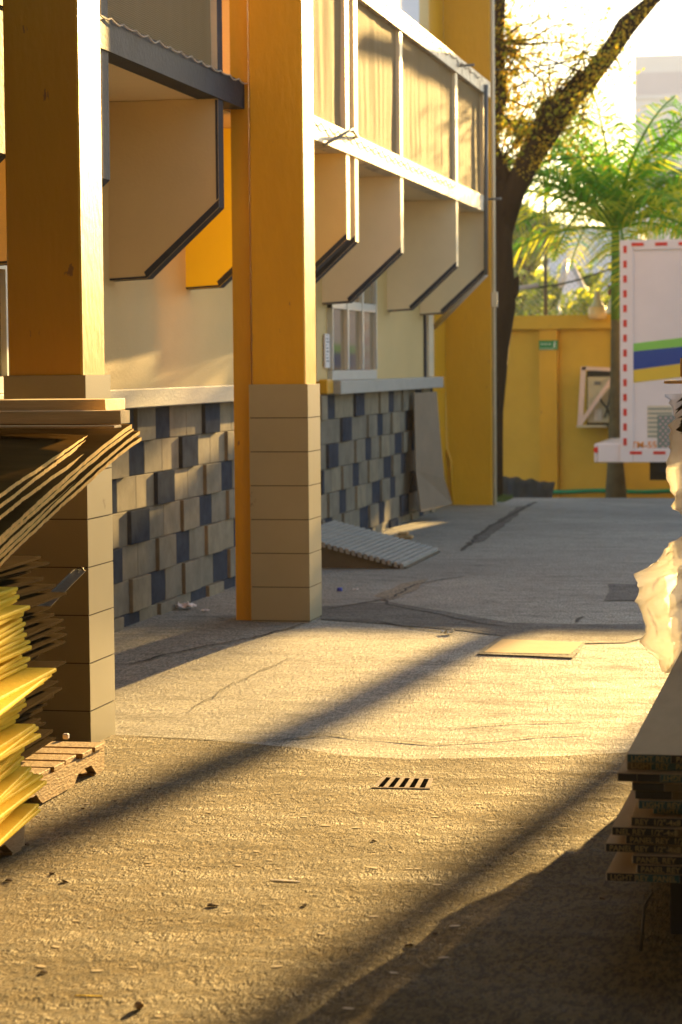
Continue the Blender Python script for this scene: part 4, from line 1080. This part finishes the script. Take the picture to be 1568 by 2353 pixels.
# ------------------------------------------------------------------ things outside the frame that shade and bounce
up = empty('utility_pole', 'wooden utility pole standing right of the frame on the lower road', 'pole')
bm = nb(); tube(bm, [(1.68, 40.0, -.9), (1.68, 40.0, 10.5)], [.165, .16], 14); link('shaft', bm, BARK, up)
up2 = empty('utility_pole', 'second utility pole right of the frame, farther along the lower road', 'pole')
bm = nb(); tube(bm, [(3.24, 40.2, -.9), (3.24, 40.2, 10.5)], [.14, .13], 14); link('shaft', bm, BARK, up2)
wt = empty('sun_blocker_tank', 'unseen tank shape on legs, added to shade the far block wall, right of the frame', 'sun blocker')
bm = nb(); tube(bm, [(.1, 60, 8.35), (1.5, 60, 8.35)], .98, 24); link('tank', bm, ALU, wt)  # unseen drum, added and shaped to keep sun off the far block wall
for x in (.3, 1.3):
    for y in (59.5, 60.5):
        bm = nb(); tube(bm, [(x, y, -.9), (x, y, 7.7)], .05, 8); link('leg', bm, STEEL, wt)
ob = empty('opposite_building', 'warm stucco warehouse behind the camera', 'building')
bm = nb(); box(bm, -14, 14, -9, -5, -.1, 8); link('wall', bm, STUCCO, ob)
bm = nb(); box(bm, -2.9, 14, -4.99, 9.3, 4.2, 4.4); link('canopy_roof', bm, ROOFM, ob)
bm = nb(); box(bm, 2.7, 2.9, -4.98, 9.2, -.1, 4.19); link('sky_block_wall', bm, ROOFM, ob)  # unseen wall added to keep sky light from the right off the foreground

# ------------------------------------------------------------------ litter
def chip(name, p, l_, w_, h_, rot, m_, lab, cat, grp=None, curl=0):
    bm = nb(); n_ = 5; T_ = []
    for i in range(n_+1):
        t = i/n_; ww = w_*(.35+.65*math.sin(math.pi*min(.93, max(.08, t)))); zz = h_+curl*math.sin(math.pi*t)
        T_.append((bm.verts.new((-l_/2+l_*t, -ww/2, zz)), bm.verts.new((-l_/2+l_*t, ww/2, zz+curl*.4)), bm.verts.new((-l_/2+l_*t, 0, 0))))
    for i in range(n_):
        a_, b_ = T_[i], T_[i+1]
        bm.faces.new((a_[0], b_[0], b_[1], a_[1])); bm.faces.new((a_[2], b_[2], b_[0], a_[0])); bm.faces.new((a_[1], b_[1], b_[2], a_[2]))
    o = link(name, bm, m_, loc=(p.x, p.y, gz(p.y)+.0045)); o.rotation_euler.z = rot
    return tag(o, lab, cat, grp)
CHIPM = mat('pale_chip', (.62, .50, .32), .7, .2, 20, 0); LEAFD = mat('dry_leaf', (.16, .09, .03), .8, .3, 20, 0)
proto = None
for (px, py) in [(345, 1992), (176, 2120), (209, 2134), (307, 2227), (224, 2235), (620, 1980), (863, 2061), (940, 2000), (860, 1998), (1005, 2037), (1045, 2132), (606, 2212), (637, 2225), (640, 2000), (550, 1992), (1240, 1930), (800, 2322), (365, 2340), (1200, 1905), (960, 2000), (700, 1880), (750, 1900), (590, 1960), (1000, 1880), (1100, 1850), (380, 1855), (300, 1880), (200, 1850), (340, 1985), (480, 1870), (1130, 1890), (820, 1905), (520, 2100), (95, 2225), (130, 2180), (740, 2150), (860, 2110), (905, 2240), (1020, 2205)]:
    p = gp(px, py)
    if proto is None:
        proto = chip('wood_chip', p, .026, .016, .0015, 0, CHIPM, 'small pale wood chip lying on the sunlit asphalt', 'wood chip', 'pale wood chips on the asphalt'); o = proto
    else:
        o = proto.copy(); COL.objects.link(o); o.location = (p.x, p.y, gz(p.y)+.0045)
    o.rotation_euler.z = random.uniform(-.6, .6); s = random.uniform(.6, 1.25); o.scale = (s, s, 1)
proto = None
for (px, py) in [(60, 1945), (265, 1845), (340, 1862), (335, 1972), (120, 2012), (150, 2030), (20, 2028), (1180, 1962), (1000, 2150), (100, 2240), (940, 2178), (190, 1862), (345, 1815), (860, 1936), (1385, 2070), (700, 2085)]:
    p = gp(px, py)
    if proto is None:
        proto = chip('dry_leaf', p, .022, .013, .002, 0, LEAFD, 'curled dark dry leaf lying on the asphalt', 'leaf', 'dry leaves on the asphalt', .004); o = proto
    else:
        o = proto.copy(); COL.objects.link(o); o.location = (p.x, p.y, gz(p.y)+.0045)
    o.rotation_euler.z = random.uniform(-3, 3); s = random.uniform(.6, 1.2); o.scale = (s, s, s)
p = gp(655, 2028); chip('paper_strip', p, .10, .012, .002, -.12, PAPER, 'thin white paper strip on the sunlit asphalt', 'paper', None, .001)
p = gp(490, 2086); chip('dry_leaf', p, .035, .016, .003, .3, LEAFD, 'largest dry leaf, alone in the middle of the sunlit asphalt', 'leaf', None, .004)
p = gp(205, 2293); chip('yellow_strip', p, .07, .006, .002, .05, YBOARD, 'thin yellow plastic strip near the bottom left of the asphalt', 'strip')
bm = nb(); p = gp(320, 2322); bmesh.ops.create_icosphere(bm, subdivisions=2, radius=.011)
for v in bm.verts: v.co = Vector((v.co.x*1.2, v.co.y, max(-.01, v.co.z)))+noise.noise_vector(v.co*60)*.003
tag(link('pebble', bm, WOODP, loc=(p.x, p.y, gz(p.y)+.014)), 'small rounded pebble casting a dark shadow near the bottom edge', 'pebble')
def crumple(px, py, sx, sy, h_, m_, lab, name='crumpled_paper'):
    p = gp(px, py); bm = nb(); g = []
    for i in range(9):
        g.append([bm.verts.new((sx*(i/8-.5)+.01*noise.noise(Vector((i, j, px))), sy*(j/6-.5), abs(noise.noise(Vector((i*.6, j*.6, px*.1))))*h_+.003)) for j in range(7)])
    for i in range(8):
        for j in range(6): bm.faces.new((g[i][j], g[i+1][j], g[i+1][j+1], g[i][j+1]))
    o = link(name, bm, m_, loc=(p.x, p.y, gz(p.y)+.004)); tag(o, lab, 'paper'); return o
crumple(428, 1400, .11, .12, .07, PAPER, 'largest crumpled white paper at the foot of the block wall')
crumple(404, 1392, .03, .05, .12, PAPER, 'small upright scrap of white paper against the block wall foot')
crumple(472, 1406, .05, .04, .02, PAPER, 'small flat white paper scrap right of the crumpled paper')
crumple(1028, 1458, .07, .05, .05, mat('clear_plastic', (.55, .6, .62), .15, .1, 20, 0), 'small crumpled clear plastic piece on the concrete left of the square cover')
p = gp(781, 1359); bm = nb(); tube(bm, [(-.016, 0, 0), (.016, 0, 0)], .013, 10)
tag(link('bottle_cap', bm, mat('blue_plastic', (.005, .03, .42), .4, .02), loc=(p.x, p.y, .014)), 'tiny blue bottle cap on the concrete right of the near column', 'bottle cap')
crumple(818, 1357, .035, .03, .015, PAPER, 'tiny white scrap beside the blue bottle cap')
crumple(235, 1658+30, .05, .03, .02, PAPER, 'pale scrap at the corner of the left tiled column')
p = P(152, 1698, Z=GZ+.12); bm = nb(); box(bm, -.012, .012, -.01, .01, 0, .022, bev=.004); tag(link('paper_wad', bm, PAPER, loc=(p.x, p.y, GZ+.1195)), 'tiny white wad resting on the weathered pallet deck', 'paper')

# haze
bm = nb(); box(bm, -420, 420, -30, 420, -2, 60)
hz = link('haze', bm, []); me = hz.data
hm = bpy.data.materials.new('haze'); hm.use_nodes = True; N = hm.node_tree.nodes; Lk = hm.node_tree.links
N.remove(N['Principled BSDF']); pv = N.new('ShaderNodeVolumePrincipled'); pv.inputs['Density'].default_value = .0005; pv.inputs['Color'].default_value = (.95, .93, .92, 1); pv.inputs['Anisotropy'].default_value = .0
Lk.new(pv.outputs[0], N['Material Output'].inputs['Volume']); me.materials.clear(); me.materials.append(hm)
tag(hz, kind='stuff')
